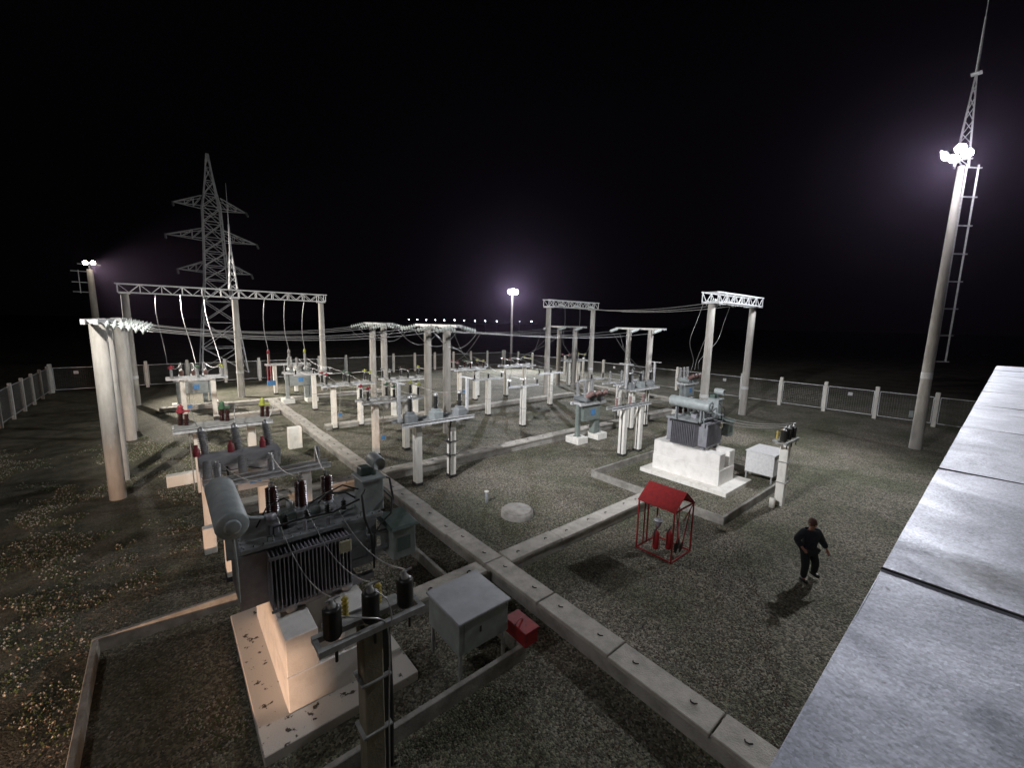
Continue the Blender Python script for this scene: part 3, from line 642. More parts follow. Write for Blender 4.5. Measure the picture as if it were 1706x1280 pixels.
# bay 3/4 single post supports
bus_support('left front single post support of the group below the middle lamp', (17.7, 23.7, 0))
bus_support('single post support nearest the double trench, left of the breaker with white pads', (17.6, 19.8, 0))
bus_support('single post support in front of the middle gantry left leg', (24.2, 23.9, 0), L=2.8)
bus_support('single post support in front of the middle gantry right leg', (24.1, 19.6, 0), L=2.9)
disconnector('disconnector with red and yellow caps directly below the middle lamp', (25.2, 29.3, 0), posts=(-1.3, .9), L=3.9)
disconnector('disconnector with dark red and yellow caps under the middle gantry', (34.6, 30.7, 0), caps=(REDC, PORC, YELC), L=3.6)
breaker('breaker with faded pink bushings on two white pads in the middle of the yard', (18.55, 15.2, 0), GREEN, PINKP, TGREY, h=2.15)
breaker('breaker with a blue plate standing left of the right gantry', (30.6, 15.6, 0), LGREY, PINKP, LGREY, h=2.3, sp=.55)

# frame in front of the right transformer and its cluster
def low_frame(label, loc, ins=GPORC, posts=(-.9, .9), L=3.0):
    t = thing('support_stand', label, 'insulator frame', loc, 0, 'insulator frames before the transformers')
    for x in posts: slot_post(t, x, 0, 2.5)
    channels(t, -L/2, L/2, -.16, .20, 2.5)
    for x in (-1.15, 0, 1.15):
        m = MB(); m.m(ins); m.insul((x, .0, 2.645), (0, 0, 1), .42, .085, 9, 12); m.m(ALU); m.lathe([(.05, 0), (.05, .06), (.001, .06)], (x, 0, 3.065), n=8); m.build('post_insulator', None, t)
    return t
low_frame('low frame with ribbed grey insulators directly behind the nearest transformer', (1.95, 12.1, 0), posts=(-1.0, .8), L=2.9)
low_frame('low frame with its left end on a thick white post, beyond the right bund kerb', (18.2, 12.2, 0), ins=PINKP, posts=(-.5, .9), L=3.4)
ct_frame('cluttered frame of current transformers left of the right transformer', (23.6, 15.2, 0))
disconnector('disconnector with grey heads just behind the cluttered current transformer frame', (24.6, 16.9, 0), caps=(STEEL, STEEL, STEEL), ins=GPORC, L=4.2)

# bay 1 left of the long trench
def bay_breaker(label, loc):
    t = thing('circuit_breaker', label, 'circuit breaker', loc, 0, 'outdoor circuit breakers')
    for x in (-.85, .6):
        m = MB(); m.bbox(x-.13, -.13, 0, x+.13, .13, 1.9, .012); m.build('leg', WHITE, t)
        m = MB(); m.box(x-.1, -.5, 1.9, x+.1, .5, 1.98); m.build('head_plate', STEEL, t)
    m = MB(); m.bbox(-1.0, -.38, 2.25, 1.12, .32, 2.52, .02); m.box(-.32, -.385, 2.26, -.31, .325, 2.525); m.box(.45, -.385, 2.26, .46, .325, 2.525); m.bbox(.1, -.1, 2.522, .16, -.04, 2.56, .005); m.build('pole_housing', BOXM, t)
    m = MB(); m.box(-1.0, -.36, 1.985, 1.1, -.28, 2.25); m.box(-1.0, .22, 1.985, 1.1, .30, 2.25); m.build('top_frame', GALV, t)
    m = MB(); m.bbox(-.1, -.35, 1.35, .75, .15, 1.98, .012); cb = m.build('control_cabinet', BOXM, t)
    m = MB(); m.box(.22, -.36, 1.5, .52, -.353, 1.8); m.build('blue_plate', BLUE, cb)
    m = MB(); m.tube([(-.9, -.4, 2.3), (-.4, -.5, 2.1), (.2, -.5, 2.1), (.75, -.42, 1.9), (.9, -.4, 1.6)], .014, 5); m.tube([(-.35, -.4, 2.2), (-.3, -.45, 1.7), (-.32, -.4, 1.2)], .03, 6); m.build('control_cable', CABLE, t)
    for i, x in enumerate((-.8, .05, .9)):
        b = V(x, .2, 2.5); ax = V(-.08, .30, .95)
        m = MB(); m.m(GPORC); m.insul(b, ax, .72, .14, 13, 14); m.m(ALU); m.lathe([(.08, 0), (.07, .08), (.02, .14), (.001, .14)], b+ax.normalized()*.72, ax, 10); m.build('rear_bushing', None, t)
        m = MB(); m.m(REDC if i != 9 else GPORC); m.lathe([(.09, 0), (.09, .2), (.05, .26), (.05, .34), (.001, .34)], (x-.22, .02, 2.522), (0, .1, 1), 10); m.build('phase_cap', None, t)
        b = V(x, -.40, 2.42); ax = V(-.05, -.50, -.40)
        m = MB(); m.m(GPORC); m.insul(b, ax, .70, .12, 13, 14); m.m(ALU); m.lathe([(.07, 0), (.06, .08), (.02, .12), (.001, .12)], b+ax.normalized()*.70, ax, 10); m.build('front_bushing', None, t)
    return t
bay_breaker('breaker with a long grey housing, red caps and ribbed grey bushings behind the nearest transformer', (1.55, 15.0, 0))
def deck_frame(label, loc):
    t = thing('current_transformer_frame', label, 'current transformer frame', loc, 0, 'current transformer frames')
    for x in (-.85, .85): slot_post(t, x, 0, 2.5)
    channels(t, -1.55, 1.55, -.42, .5, 2.5)
    m = MB(); m.box(-1.5, -.40, 2.642, 1.5, .48, 2.665); m.build('deck_plate', STEEL, t)
    for i, x in enumerate((-1.3, -.05, 1.3)):
        m = MB(); m.m(PORC); m.insul((x, .25, 2.667), (.05, .05, 1), .46, .10, 9, 12); m.insul((x+.16, .12, 2.667), (.05, .05, 1), .42, .09, 8, 12); m.build('post_insulator', None, t)
        m = MB(); m.lathe([(.11, 0), (.14, .05), (.07, .18), (.10, .22), (.02, .32), (.001, .32)], (x+.03, .27, 3.12), n=8); m.obox((x-.1, .25, 3.2), (x+.28, .2, 3.18), .1, .06); m.build('phase_cap', CAPS[i], t)
    m = MB(); m.tube([(-1.1, -.3, 2.5), (-1.08, -.3, .3)], .02, 6); m.build('drive_rod', STEEL, t)
    return t
deck_frame('decked frame with red, green and yellow capped insulators left of the long trench', (1.6, 18.9, 0))
disconnector('far left disconnector frame under the long gantry with red and yellow caps', (1.6, 33.6, 0), ins=GPORC)
breaker('breaker standing behind the far left disconnector frame', (1.6, 38.2, 0), LGREY, PINKP, LGREY, h=2.0, sp=.7)

for lb, (x, y), s_ in (('low white concrete block on the grass left of the nearest transformer', (.2, 20.5), (.95, .35, .45)),
                       ('white concrete stub post at the left side of the nearest transformer', (.62, 13.9), (.3, .3, .75)),
                       ('pinkish upright concrete block beside the long trench', (4.9, 23.2), (.62, .4, 1.1))):
    m = MB(); m.bbox(-s_[0]/2, -s_[1]/2, 0, s_[0]/2, s_[1]/2, s_[2], .02); o = m.build('concrete_block', WHITE); o.location = (x, y, 0); tag(o, lb, 'concrete block')

# ------------------------------------------------------------------ poles, portals, gantries
def conc_pole(t, x, y, h, r=.24, r1=.225, band=True, name='pole'):
    m = MB(); m.m(POLE); m.lathe([(r, -.05), (r-(r-r1)*.5, h/2), (r1, h), (.001, h)], (x, y, 0), n=20)
    if band: m.m(PLATE); m.lathe([(r+.006, 2.0), (r+.006, 2.22)], (x, y, 0), n=20)
    return m.build(name, None, t)

def string_geo(m, a, b, n=5):
    a, b = Vector(a), Vector(b); d = (b-a); L = d.length; d = d.normalized()
    m.m(STEEL); m.tube([a, a+d*.12], .02, 5)
    m.m(GLASS); prof = [(.02, 0)]
    st = (L-.24)/n
    for i in range(n): prof += [(.025, i*st), (.14, i*st+st*.3), (.135, i*st+st*.42), (.025, i*st+st*.55)]
    prof += [(.03, L-.24)]
    m.lathe(prof, a+d*.12, d, 10)
    m.m(STEEL); m.tube([b-d*.12, b], .02, 5)

def t_portal(label, loc, dys, sides=(1,), L=4.9, c=0):
    """two concrete poles in line along y with a steel crossarm along y"""
    t = thing('portal', label, 'portal', loc, 0, 'low two pole portals')
    for dy in dys: conc_pole(t, 0, dy, 6.3, band=False)
    m = MB(); 
    for x in (-.14, .14): m.box(x-.05, c-L/2, 6.31, x+.05, c+L/2, 6.47)
    for k in range(6): y = c-L/2+.3+k*(L-.6)/5; m.box(-.088, y-.05, 6.33, .088, y+.05, 6.45)
    m.build('crossarm', GALV, t)
    for s in sides:
        for k in (-1, 0, 1):
            y = c+k*(L/2-.25); m = MB(); string_geo(m, (s*.2, y, 6.36), (s*1.45, y, 6.08), 6); m.build('insulator_string', None, t)
    return t
YN, YF = (20.2, 22.4), (29.7, 31.9)
PN, PF = 21.3, 30.8
XL, XM, XR = -1.65, 12.8, 32.7
t_portal('left near portal on two thick grey concrete poles, its crossarm seen end on', (XL, PN, 0), (-1.1, 1.1), (1,), 6.6)
t_portal('left far portal hidden mostly behind the near left portal', (XL, PF, 0), (-1.1, 1.1), (1,))
t_portal('middle portal on two poles, right hand and nearer one with glass strings both sides', (XM, PN+1.1, 0), (-1.15, 1.15), (-1, 1))
t_portal('middle portal on two poles, left hand and farther one', (XM, PF+.6, 0), (-1.1, 1.1), (-1, 1))
t_portal('right portal on two poles between the two right gantries', (XR, PN+.1, 0), (-1.1, 1.1), (-1,))
t_portal('right far portal on two poles seen through the middle gantry', (XR, PF-.7, 0), (-1.1, 1.1), (-1,))

def truss(t, x0, x1, z0, z1, wy=.6, bays=None):
    m = MB(); q = .07; L = x1-x0; n = bays or round(L/.62)
    for y in (-wy/2, wy/2):
        m.obox((x0-.12, y, z1), (x1+.12, y, z1), q, q); m.obox((x0, y, z0), (x1, y, z0), q, q)
        for k in range(n+1):
            x = x0+L*k/n
            if k in (0, n) or k % 2 == 0: m.obox((x, y, z0), (x, y, z1), .045, .045)
            if k < n:
                xa, xb = x, x0+L*(k+1)/n
                a, b = ((xa, y, z0), (xb, y, z1)) if k % 2 else ((xa, y, z1), (xb, y, z0))
                m.obox(a, b, .045, .03)
    for k in range(n+1):
        x = x0+L*k/n
        m.obox((x, -wy/2, z1), (x, wy/2, z1), .045, .045); m.obox((x, -wy/2, z0), (x, wy/2, z0), .045, .045)
        if k < n and k % 2 == 0: m.obox((x, -wy/2, z1), (x0+L*(k+1)/n, wy/2, z1), .035, .03)
    return m.build('truss_beam', GALV, t)

def gantry(label, loc, xs, wy=.6, band=True):
    t = thing('gantry', label, 'gantry', loc, 0, 'steel truss gantries on concrete poles')
    for x in xs: conc_pole(t, x, 0, 8.15, .27, .22, band)
    m = MB()
    for x in xs: m.box(x-.3, -wy/2-.05, 8.15, x+.3, wy/2+.05, 8.2)
    m.build('head_plate', GALV, t)
    truss(t, xs[0]-.35, xs[-1]+.35, 8.26, 8.86, wy)
    return t
G1 = gantry('long truss gantry on three poles at the far left', (-1.8, 41.3, 0), (0, 6.65, 13.3))
m = MB()
for k in range(6):
    z0, z1 = 8.9+k*.5, 8.9+(k+1)*.5; w0, w1 = .28-.035*k, .28-.035*(k+1)
    for (a, b) in ((-1, -1), (1, -1), (1, 1), (-1, 1)): m.obox((6.6+a*w0, b*w0, z0), (6.6+a*w1, b*w1, z1), .05, .05)
    for (a, b, c, d) in ((-1, -1, 1, -1), (1, -1, 1, 1), (1, 1, -1, 1), (-1, 1, -1, -1)):
        if k % 2: a, b, c, d = c, d, a, b
        m.obox((6.6+a*w0, b*w0, z0), (6.6+c*w1, d*w1, z1), .035, .035)
m.tube([(6.6, 0, 11.7), (6.6, 0, 14.0)], .09, 10, .05); m.tube([(6.6, 0, 14.0), (6.6, 0, 17.1)], .03, 6, .012)
m.build('lightning_mast', GALV, G1)
gantry('right gantry with a box truss on two tall poles beside the right transformer', (27.45, 12.76, 0), (0, 6.6), 1.0)
gantry('middle gantry on two tall poles right of the middle lamp', (27.8, 28.0, 0), (0, 6.4), .7)

# pylon beyond the fence
def pylon():
    PXc, PYc = 5.6, 62
    t = thing('lattice_pylon', 'tall steel lattice transmission tower beyond the fence at left', 'pylon', (PXc, PYc, 0))
    lv = [(0, 2.3), (3, 2.0), (6, 1.72), (8.5, 1.45), (11, 1.18), (12.6, 1.1), (14.2, 1.02), (15.8, .95), (17.6, .90), (19.3, .85), (20.7, .62), (22.2, .42), (23.7, .25), (25.2, .10)]
    m = MB()
    for (z0, a), (z1, b) in zip(lv, lv[1:]):
        for sx, sy_ in ((-1, -1), (1, -1), (1, 1), (-1, 1)): m.obox((sx*a, sy_*a, z0), (sx*b, sy_*b, z1), .13, .13)
        for (p, q) in (((-1, -1), (1, -1)), ((1, -1), (1, 1)), ((1, 1), (-1, 1)), ((-1, 1), (-1, -1))):
            m.obox((p[0]*a, p[1]*a, z0), (q[0]*b, q[1]*b, z1), .07, .07); m.obox((q[0]*a, q[1]*a, z0), (p[0]*b, p[1]*b, z1), .07, .07)
            m.obox((p[0]*b, p[1]*b, z1), (q[0]*b, q[1]*b, z1), .07, .07)
            if z0 > 10.9 and z0 < 19:
                zm = (z0+z1)/2; mm = (a+b)/2; m.obox((p[0]*mm, p[1]*mm, zm), (q[0]*mm, q[1]*mm, zm), .05, .05)
    m.build('tower_body', GALV, t)
    for z, L, a in ((11.9, 3.6, 1.12), (15.6, 4.4, .96), (19.2, 3.5, .85)):
        for s in (-1, 1):
            m = MB(); tip = V(s*L, 0, z+.1)
            for y in (-a, a):
                m.obox((s*a, y, z), tip, .08, .08); m.obox((s*a, y, z+1.15), tip, .08, .08)
                for k in (.3, .6): p = V(s*a, y, z).lerp(tip, k); q = V(s*a, y, z+1.15).lerp(tip, k); m.obox(p, q, .05, .05); m.obox(V(s*a, y, z).lerp(tip, k), V(s*a, y, z+1.15).lerp(tip, k-.3), .05, .05)
            for k in (.3, .6): m.obox(V(s*a, -a, z).lerp(tip, k), V(s*a, a, z).lerp(tip, k), .05, .05)
            ca = m.build('crossarm', GALV, t)
            m = MB(); m.m(GPORC); m.insul(tip, (0, -.9, -.5), 1.2, .12, 8, 8); m.build('insulator_string', None, ca)
pylon()

# ------------------------------------------------------------------ conductors
phase = ('nearest', 'middle', 'farthest')
def busline(yc, which, x0, x1, where):
    for k, d in enumerate((-2.2, 0, 2.2)):
        wire('overhead_conductor', '%s conductor of the %s strung from %s' % (phase[k], which, where), sag((x0, yc[0]+d, 6.08), (x1, yc[1]+d, 6.08), .38, 20), .016, group='strung overhead conductors')
busline((PN, PN+1.1), 'near span', XL+1.45, XM-1.45, 'the left portal to the middle one')
busline((PF, PF+.6), 'far span', XL+1.45, XM-1.45, 'the left portal to the middle one')
busline((PN+1.1, PN+.1), 'near span', XM+1.45, XR-1.45, 'the middle portal to the right one')
busline((PF+.6, PF-.7), 'far span', XM+1.45, XR-1.45, 'the middle portal to the right one')
for nm, yc in (('nearer', PN+1.1), ('farther', PF+.6)):
    for k, d in enumerate((-2.2, 0, 2.2)):
        wire('jumper_loop', '%s slack jumper loop under the %s middle portal crossarm' % (phase[k], nm), sag((XM-1.45, yc+d, 6.08), (XM+1.45, yc+d, 6.08), .95, 14), .014, group='jumper loops under the middle portals')
for k, x in enumerate((28.6, 30.7, 32.8)):
    wire('gantry_conductor', '%s of three conductors strung between the right gantry and the middle gantry' % ('left one', 'middle one', 'right one')[k], sag((x, 13.2, 8.3), (x+.3, 27.6, 8.3), .45, 20), .018, group='conductors between the two right gantries')
    m = MB(); string_geo(m, (x, 12.9, 8.45), (x, 13.9, 8.2)); o = m.build('insulator_string', None); tag(o, 'glass insulator string on the right gantry, %s' % ('left one', 'middle one', 'right one')[k], 'insulator string')
    m = MB(); string_geo(m, (x+.3, 27.9, 8.45), (x+.3, 26.9, 8.2)); o = m.build('insulator_string', None); tag(o, 'glass insulator string on the middle gantry, %s' % ('left one', 'middle one', 'right one')[k], 'insulator string')
    wire('drop_lead', '%s drop lead curving down from the right gantry to the breaker below' % ('left', 'middle', 'right')[k], [(x, 13.9, 8.2), (x-.3, 14.1, 7.0), (x-.25, 14.5, 5.6), (30.1+.5*k, 15.0, 4.2), (30.05+.55*k, 15.1, 3.45)], .014, group='drop leads of the right gantry')
    wire('drop_lead', '%s drop lead hanging from the middle gantry to the disconnector below' % ('left', 'middle', 'right')[k], [(x+.3, 27.0, 8.2), (x+.7, 27.3, 6.8), (x+1.6, 28.3, 4.9), (33.3+1.3*k, 30.1, 3.5)], .014, group='drop leads of the middle gantry')
tops = [(-.1, 40.95), (1.35, 40.95), (2.8, 40.95), (6.9, 40.95), (8.45, 40.95), (10.0, 40.95)]
ends = [(.15, 34.1, 3.6), (1.6, 34.1, 3.6), (2.95, 34.1, 3.6), (7.0, 41.2, 3.95), (8.6, 41.2, 3.95), (9.9, 41.2, 3.95)]
ords = ('first', 'second', 'third', 'fourth', 'fifth', 'last')
for k in range(6):
    (x, y), e = tops[k], ends[k]; a = V(x, y, 8.2); b = Vector(e)
    if k < 3: pts = [a, a.lerp(b, .25)+V(-.12, .35, 0), a.lerp(b, .5)+V(-.1, .5, 0), a.lerp(b, .75)+V(.0, .4, -.1), b]
    else: pts = [a, a.lerp(b, .3)+V(-.15, 0, 0), a.lerp(b, .65)+V(-.18, 0, 0), b]
    wire('drop_lead', '%s from the left of the leads hanging from the long gantry truss' % ords[k], pts, .026, group='drop leads of the long gantry')
for k in range(3):
    wire('bus_jumper', '%s jumper between the far left frame and the breaker behind it' % ('left', 'middle', 'right')[k], sag((.3+1.3*k, 34.0, 3.45), (.9+.7*k, 37.8, 3.3), .25), .014)
    for (a, b, lb) in (((7.25+1.25*k, 15.0, 3.72), (7.25+1.3*k, 19.2, 3.4), 'jumper from the nearest current transformers back to the first disconnector'),
                       ((7.25+1.3*k, 20.1, 3.4), (7.2+1.3*k, 25.4, 3.4), 'jumper between the two disconnectors of the long trench bay'),
                       ((7.2+1.3*k, 26.4, 3.4), (7.1+1.2*k, 32.4, 3.1), 'jumper from the blue boxed disconnector to the single post support'),
                       ((7.1+1.2*k, 32.4, 3.1), (7.6+.62*k, 36.0, 3.5), 'jumper from the single post support to the far left breaker'),
                       ((16.4+1.2*k, 23.7, 3.1), (16.4+1.2*k, 19.8, 3.1), 'busbar between the two left single post supports'),
                       ((16.4+1.2*k, 19.8, 3.1), (17.9+.62*k, 15.7, 3.25), 'jumper from the single post support to the pink bushing breaker'),
                       ((22.9+1.3*k, 23.9, 3.1), (22.8+1.3*k, 19.6, 3.1), 'busbar between the two right single post supports'),
                       ((23.9+1.3*k, 28.9, 3.5), (22.9+1.3*k, 23.9, 3.1), 'jumper from the lamp disconnector to the single post support'),
                       ((16.4+1.2*k, 23.7, 3.1), (18.3+1.3*k, 28.8, 3.5), 'jumper rising to the disconnector beside the middle portals'),
                       ((.6+1.35*k, 18.9, 3.3), (.7+.85*k, 15.5, 3.3), 'jumper from the decked frame down to the long housed breaker'),
                       ((12.8+1.15, 19.4+3*k, 6.1), (18.3+1.3*k, 29.0, 3.5), 'slanting lead from the middle portal to the disconnector behind'),
                       ((28+1.2*k, 19.5+1.5*k, 5.95), (25.2+.8*k, 17.2, 3.5), 'slanting lead from the right span to the cluttered frame'),
                       ((21+1.2*k, 20+2.2*k, 5.85), (23.9+1.3*k, 29.0, 3.5), 'slanting lead from the near span to the lamp disconnector')):
        wire('bus_jumper', '%s %s' % (('left', 'middle', 'right')[k], lb), sag(a, b, .22 if a[2] < 5 else .3), .012, group='thin jumpers between apparatus')
for k in range(3):
    b = V(1.14+(.27, .78, 1.28)[k], 8.85, 3.49); a = V(.85+1.1*k, 12.1, 3.1)
    wire('bus_jumper', '%s lead with clamps from the nearest transformer dark red bushing to the frame behind' % ('left', 'middle', 'right')[k], sag(a, b, .18), .011)
    b = V(16.97+(.27, .78, 1.28)[k], 9.0, 3.49); a = V(17.1+1.15*k, 12.2, 3.1)
    wire('bus_jumper', '%s lead from the right transformer bushing to the low frame behind' % ('left', 'middle', 'right')[k], sag(a, b, .18), .011)

# ------------------------------------------------------------------ fence
WIREM = mat('weathered_mesh_wire', (.20, .20, .19), (.12, .12, .11), 6, .7)
def fence(label, loc, rz, n, step, ph=2.45, sign=(), thick=.12, pmat=None):
    t = thing('fence', label, 'fence', loc, rz)
    for k in range(n+1):
        m = MB(); m.bbox(k*step-thick, -thick, -.05, k*step+thick, thick, ph, .015); m.build('fence_post', pmat or WHITE, t)
    for k in range(n):
        a, b = k*step+thick+.05, (k+1)*step-thick-.05; z0, z1 = .25, 2.1
        m = MB(); m.m(GALV if sign else STEEL)
        for z in (z0, z1): m.obox((a, 0, z), (b, 0, z), .05, .05)
        for x in (a, b): m.obox((x, 0, z0-.0), (x, 0, z1), .045, .045)
        nx = 20; nz = 13; m.m(WIREM)
        for i in range(1, nx): x = a+(b-a)*i/nx; m.obox((x, .0, z0), (x, .0, z1), .012, .012)
        for i in range(1, nz): z = z0+(z1-z0)*i/nz; m.obox((a, .004, z), (b, .004, z), .012, .012)
        p = m.build('mesh_panel', None, t)
        if k in sign: m = MB(); x = (a+b)/2; m.box(x-.15, -.03, 1.55, x+.15, -.025, 1.80); m.build('warning_plate', PLATE, p)
    return t
fence('left boundary fence of thick pale posts running away from the viewer', (-7.5, 28.4, 0), math.pi/2, 8, 2.83, thick=.085, ph=2.3, pmat=POLE)
fence('back boundary fence of mesh panels across the far side of the yard', (-7.4, 51.5, 0), 0, 16, 3.04, sign=(0, 4, 5, 9))
fence('right boundary fence of mesh panels between white posts', (41.4, 51.2, 0), -math.pi/2, 16, 3.22, sign=(13, 10, 6))
m = MB(); m.bbox(-.05, -.12, .55, .12, .12, 1.0, .01); o = m.build('meter_box', LGREY); o.location = (40.9, 4.05, 0); tag(o, 'small grey box low on the fence post by the right mast', 'box')

# small parked machine / valve in the back
t = thing('hydrant', 'small grey hydrant like stand near the back right fence', 'hydrant', (38.5, 26.8, 0)); m = MB(); m.lathe([(.12, 0), (.10, .05), (.05, .08), (.05, 1.7), (.001, 1.7)], n=10); m.build('standpipe', STEEL, t); m = MB(); m.bbox(-.6, -.25, 0, .6, .25, .35, .03); m.build('base', STEEL, t)

# ------------------------------------------------------------------ light masts
def head(m, c, d, w_=.42, mat_=None):
    """round floodlight housing with glowing glass facing d"""
    c, d = Vector(c), Vector(d).normalized()
    m.m(STEEL); m.lathe([(.001, -w_*.45), (w_*.22, -w_*.42), (w_*.36, -w_*.15), (w_*.52, 0), (w_*.50, .01)], c, d, 18)
    m.m(mat_); m.lathe([(.001, w_*.08), (w_*.25, w_*.06), (w_*.42, .02), (w_*.49, .004)], c, d, 18)

def right_mast():
    t = thing('light_mast', 'tall tapering mast with ladder and glaring floodlights at right', 'light mast', (32.6, 2.85, 0))
    m = MB(); m.m(POLE); m.lathe([(.28, -.05), (.24, 5), (.19, 10), (.14, 15.2), (.001, 15.2)], n=24); m.m(PLATE); m.lathe([(.255, 4.05), (.252, 4.4)], n=24); m.build('pole', None, t)
    d = V(.78, -.62, 0)*.62; s = V(.62, .78, 0)
    m = MB(); p0 = d*.48; p1 = d*1.5
    m.obox(p0+V(0, 0, 2.6), p0+V(0, 0, 15.3), .05, .05); m.obox(p1+V(0, 0, 5.0), p1+V(0, 0, 15.3), .05, .05)
    z = 5.0
    m.obox(p0+V(.02, 0, 2.6), p0+V(.02, 0, 15.3), .075, .075); m.obox(p1+V(.02, 0, 5.0), p1+V(.02, 0, 15.3), .075, .075)
    while z < 15.4: m.obox(d*.2+V(0, 0, z), p1+d*.3+V(0, 0, z), .06, .06); z += 1.45
    m.obox(d*.35+V(0, 0, 2.6), p0+V(0, 0, 2.6), .05, .05); m.build('ladder', GALV, t)
    m = MB(); k = 0
    for z in [15.2+.55*i for i in range(8)]:
        w0 = .26-.03*k; w1 = w0-.03
        for a, b in ((-1, -1), (1, -1), (1, 1), (-1, 1)): m.obox((a*w0, b*w0, z), (a*w1, b*w1, z+.55), .05, .05)
        for a, b, c, e in ((-1, -1, 1, -1), (1, -1, 1, 1), (1, 1, -1, 1), (-1, 1, -1, -1)):
            if k % 2: a, b, c, e = c, e, a, b
            m.obox((a*w0, b*w0, z), (c*w1, e*w1, z+.55), .03, .03)
        k += 1
    m.box(-.2, -.2, 19.58, .2, .2, 19.62); m.tube([(0, 0, 19.62), (0, 0, 22.2)], .07, 8, .035); m.tube([(0, 0, 22.2), (0, 0, 25.6)], .02, 6, .01); m.build('lightning_rod', GALV, t)
    for nm, c, tg in (('a', V(-.75, .25, 15.45), V(-20, 6, -15)), ('b', V(-.55, .62, 15.72), V(-22, 24, -15)), ('c', V(-.65, -.20, 15.62), V(-24, 0, -15)), ('d', V(-.95, .05, 15.85), V(-16, -2, -13)), ('e', V(-.30, .72, 15.9), V(-6, 24, -14))):
        m = MB(); head(m, c, tg, .44, LAMPM); m.build('floodlight', None, t)
    m = MB(); m.obox((0, 0, 15.25), (-.7, .1, 15.32), .05, .05); m.obox((-.3, -.4, 15.4), (-.3, .55, 15.5), .05, .05); m.build('lamp_bracket', STEEL, t)
right_mast()
def small_mast(label, loc, h, tgt, mat_, platform=False, r=.2):
    t = thing('light_mast', label, 'light mast', loc)
    m = MB(); m.m(POLE); m.lathe([(r, -.05), (r*.65, h-.5), (.001, h-.5)], n=16); m.m(GALV); m.tube([(0, 0, h-.5), (0, 0, h)], .05, 8); m.build('pole', None, t)
    d = Vector(tgt)
    for q, zz in ((-.55, 0), (0, .12), (.55, 0)) if not platform else ((-.2, 0), (.25, .05)):
        m = MB(); head(m, V(q, -.18, h+zz), d+V(q*9, 0, 0), .75 if not platform else .36, mat_); m.build('floodlight', None, t)
    m = MB(); m.obox((-.7, 0, h-.1), (.7, 0, h-.1), .06, .06)
    if platform:
        for z in (h-2.4, h-1.6, h-.7): m.obox((-1.15, .0, z), (0, 0, z), .05, .05)
        m.obox((-.7, 0, h-2.5), (-.7, 0, h-.6), .05, .05)
    m.build('bracket', GALV, t)
    return t
small_mast('slim mast topped by a glaring floodlight in the middle of the back fence', (41.6, 49.9, 0), 11.4, (-16, -25, -10.5), LAMPM)
small_mast('grey mast with side brackets and a small floodlight at the far left', (-4.2, 50.6, 0), 10.9, (9, -25, -10), LAMPW, True, .3)

small_mast('tall mast at the front left corner with a white floodlight', (-7.6, 6.2, 0), 15.3, (24, 8, -15), LAMPM, False, .3)

spot('mast_light', (31.8, 3.0, 15.5), (14, 12, 0), 23000, 98, .8, (.93, .95, 1), .22)
spot('mast_light_far', (32.1, 3.4, 15.7), (8, 39, 8), 56000, 56, .8, (.93, .95, 1), .22)
spot('mast_light_north', (32.3, 3.5, 15.7), (29, 33, 4), 26000, 60, .8, (.93, .95, 1), .22)
spot('middle_lamp_light', (41.4, 49.6, 11.3), (24, 22, 0), 42000, 120, .6, (.90, .92, 1), .2)
spot('left_lamp_light', (-4.2, 50.3, 10.7), (18, 28, 0), 30000, 80, .6, (1, .93, .84), .2)
spot('front_left_mast_light', (-7.2, 6.6, 15.4), (24, 14.5, 1), 31000, 46, .8, (.96, .96, 1), .22)
spot('front_left_mast_light_far', (-7.2, 6.7, 15.4), (8.5, 33, 2), 27000, 50, 1, (1, .95, .88), .22)
pl = bpy.data.lights.new('mast_spill', 'POINT'); pl.energy = 320; pl.shadow_soft_size = .25; pl.color = (.95, .9, 1)
plo = bpy.data.objects.new('mast_spill', pl); col.objects.link(plo); plo.location = (31.3, 2.2, 15.1)

# low work lamp on a stand at the building corner, lighting the left part of the yard
t = thing('work_lamp', 'small warm floodlight with an added beam cutoff on a low stand left of the building', 'work lamp', (-9.0, -1.15, 0))
m = MB(); head(m, V(0, .05, .78), (5, 15, -.3), .18, LAMPW); m.build('floodlight', None, t)
m = MB(); m.obox((0, 0, 0), (0, 0, .70), .04, .04); m.obox((-.3, 0, .02), (.3, 0, .02), .04, .04); m.obox((0, -.3, .02), (0, .3, .02), .04, .04); m.build('stand', STEEL, t)
m = MB(); m.box(-.9, -.1, .885, 1.0, 1.05, .90); m.build('beam_cutoff', STEEL, t)  # wide plate added out of view to cut the lamp's upper beam
spot('work_light', (-8.98, -1.0, .83), (-2.9, 14.5, .6), 8000, 66, .15, (1, .63, .42), .03)

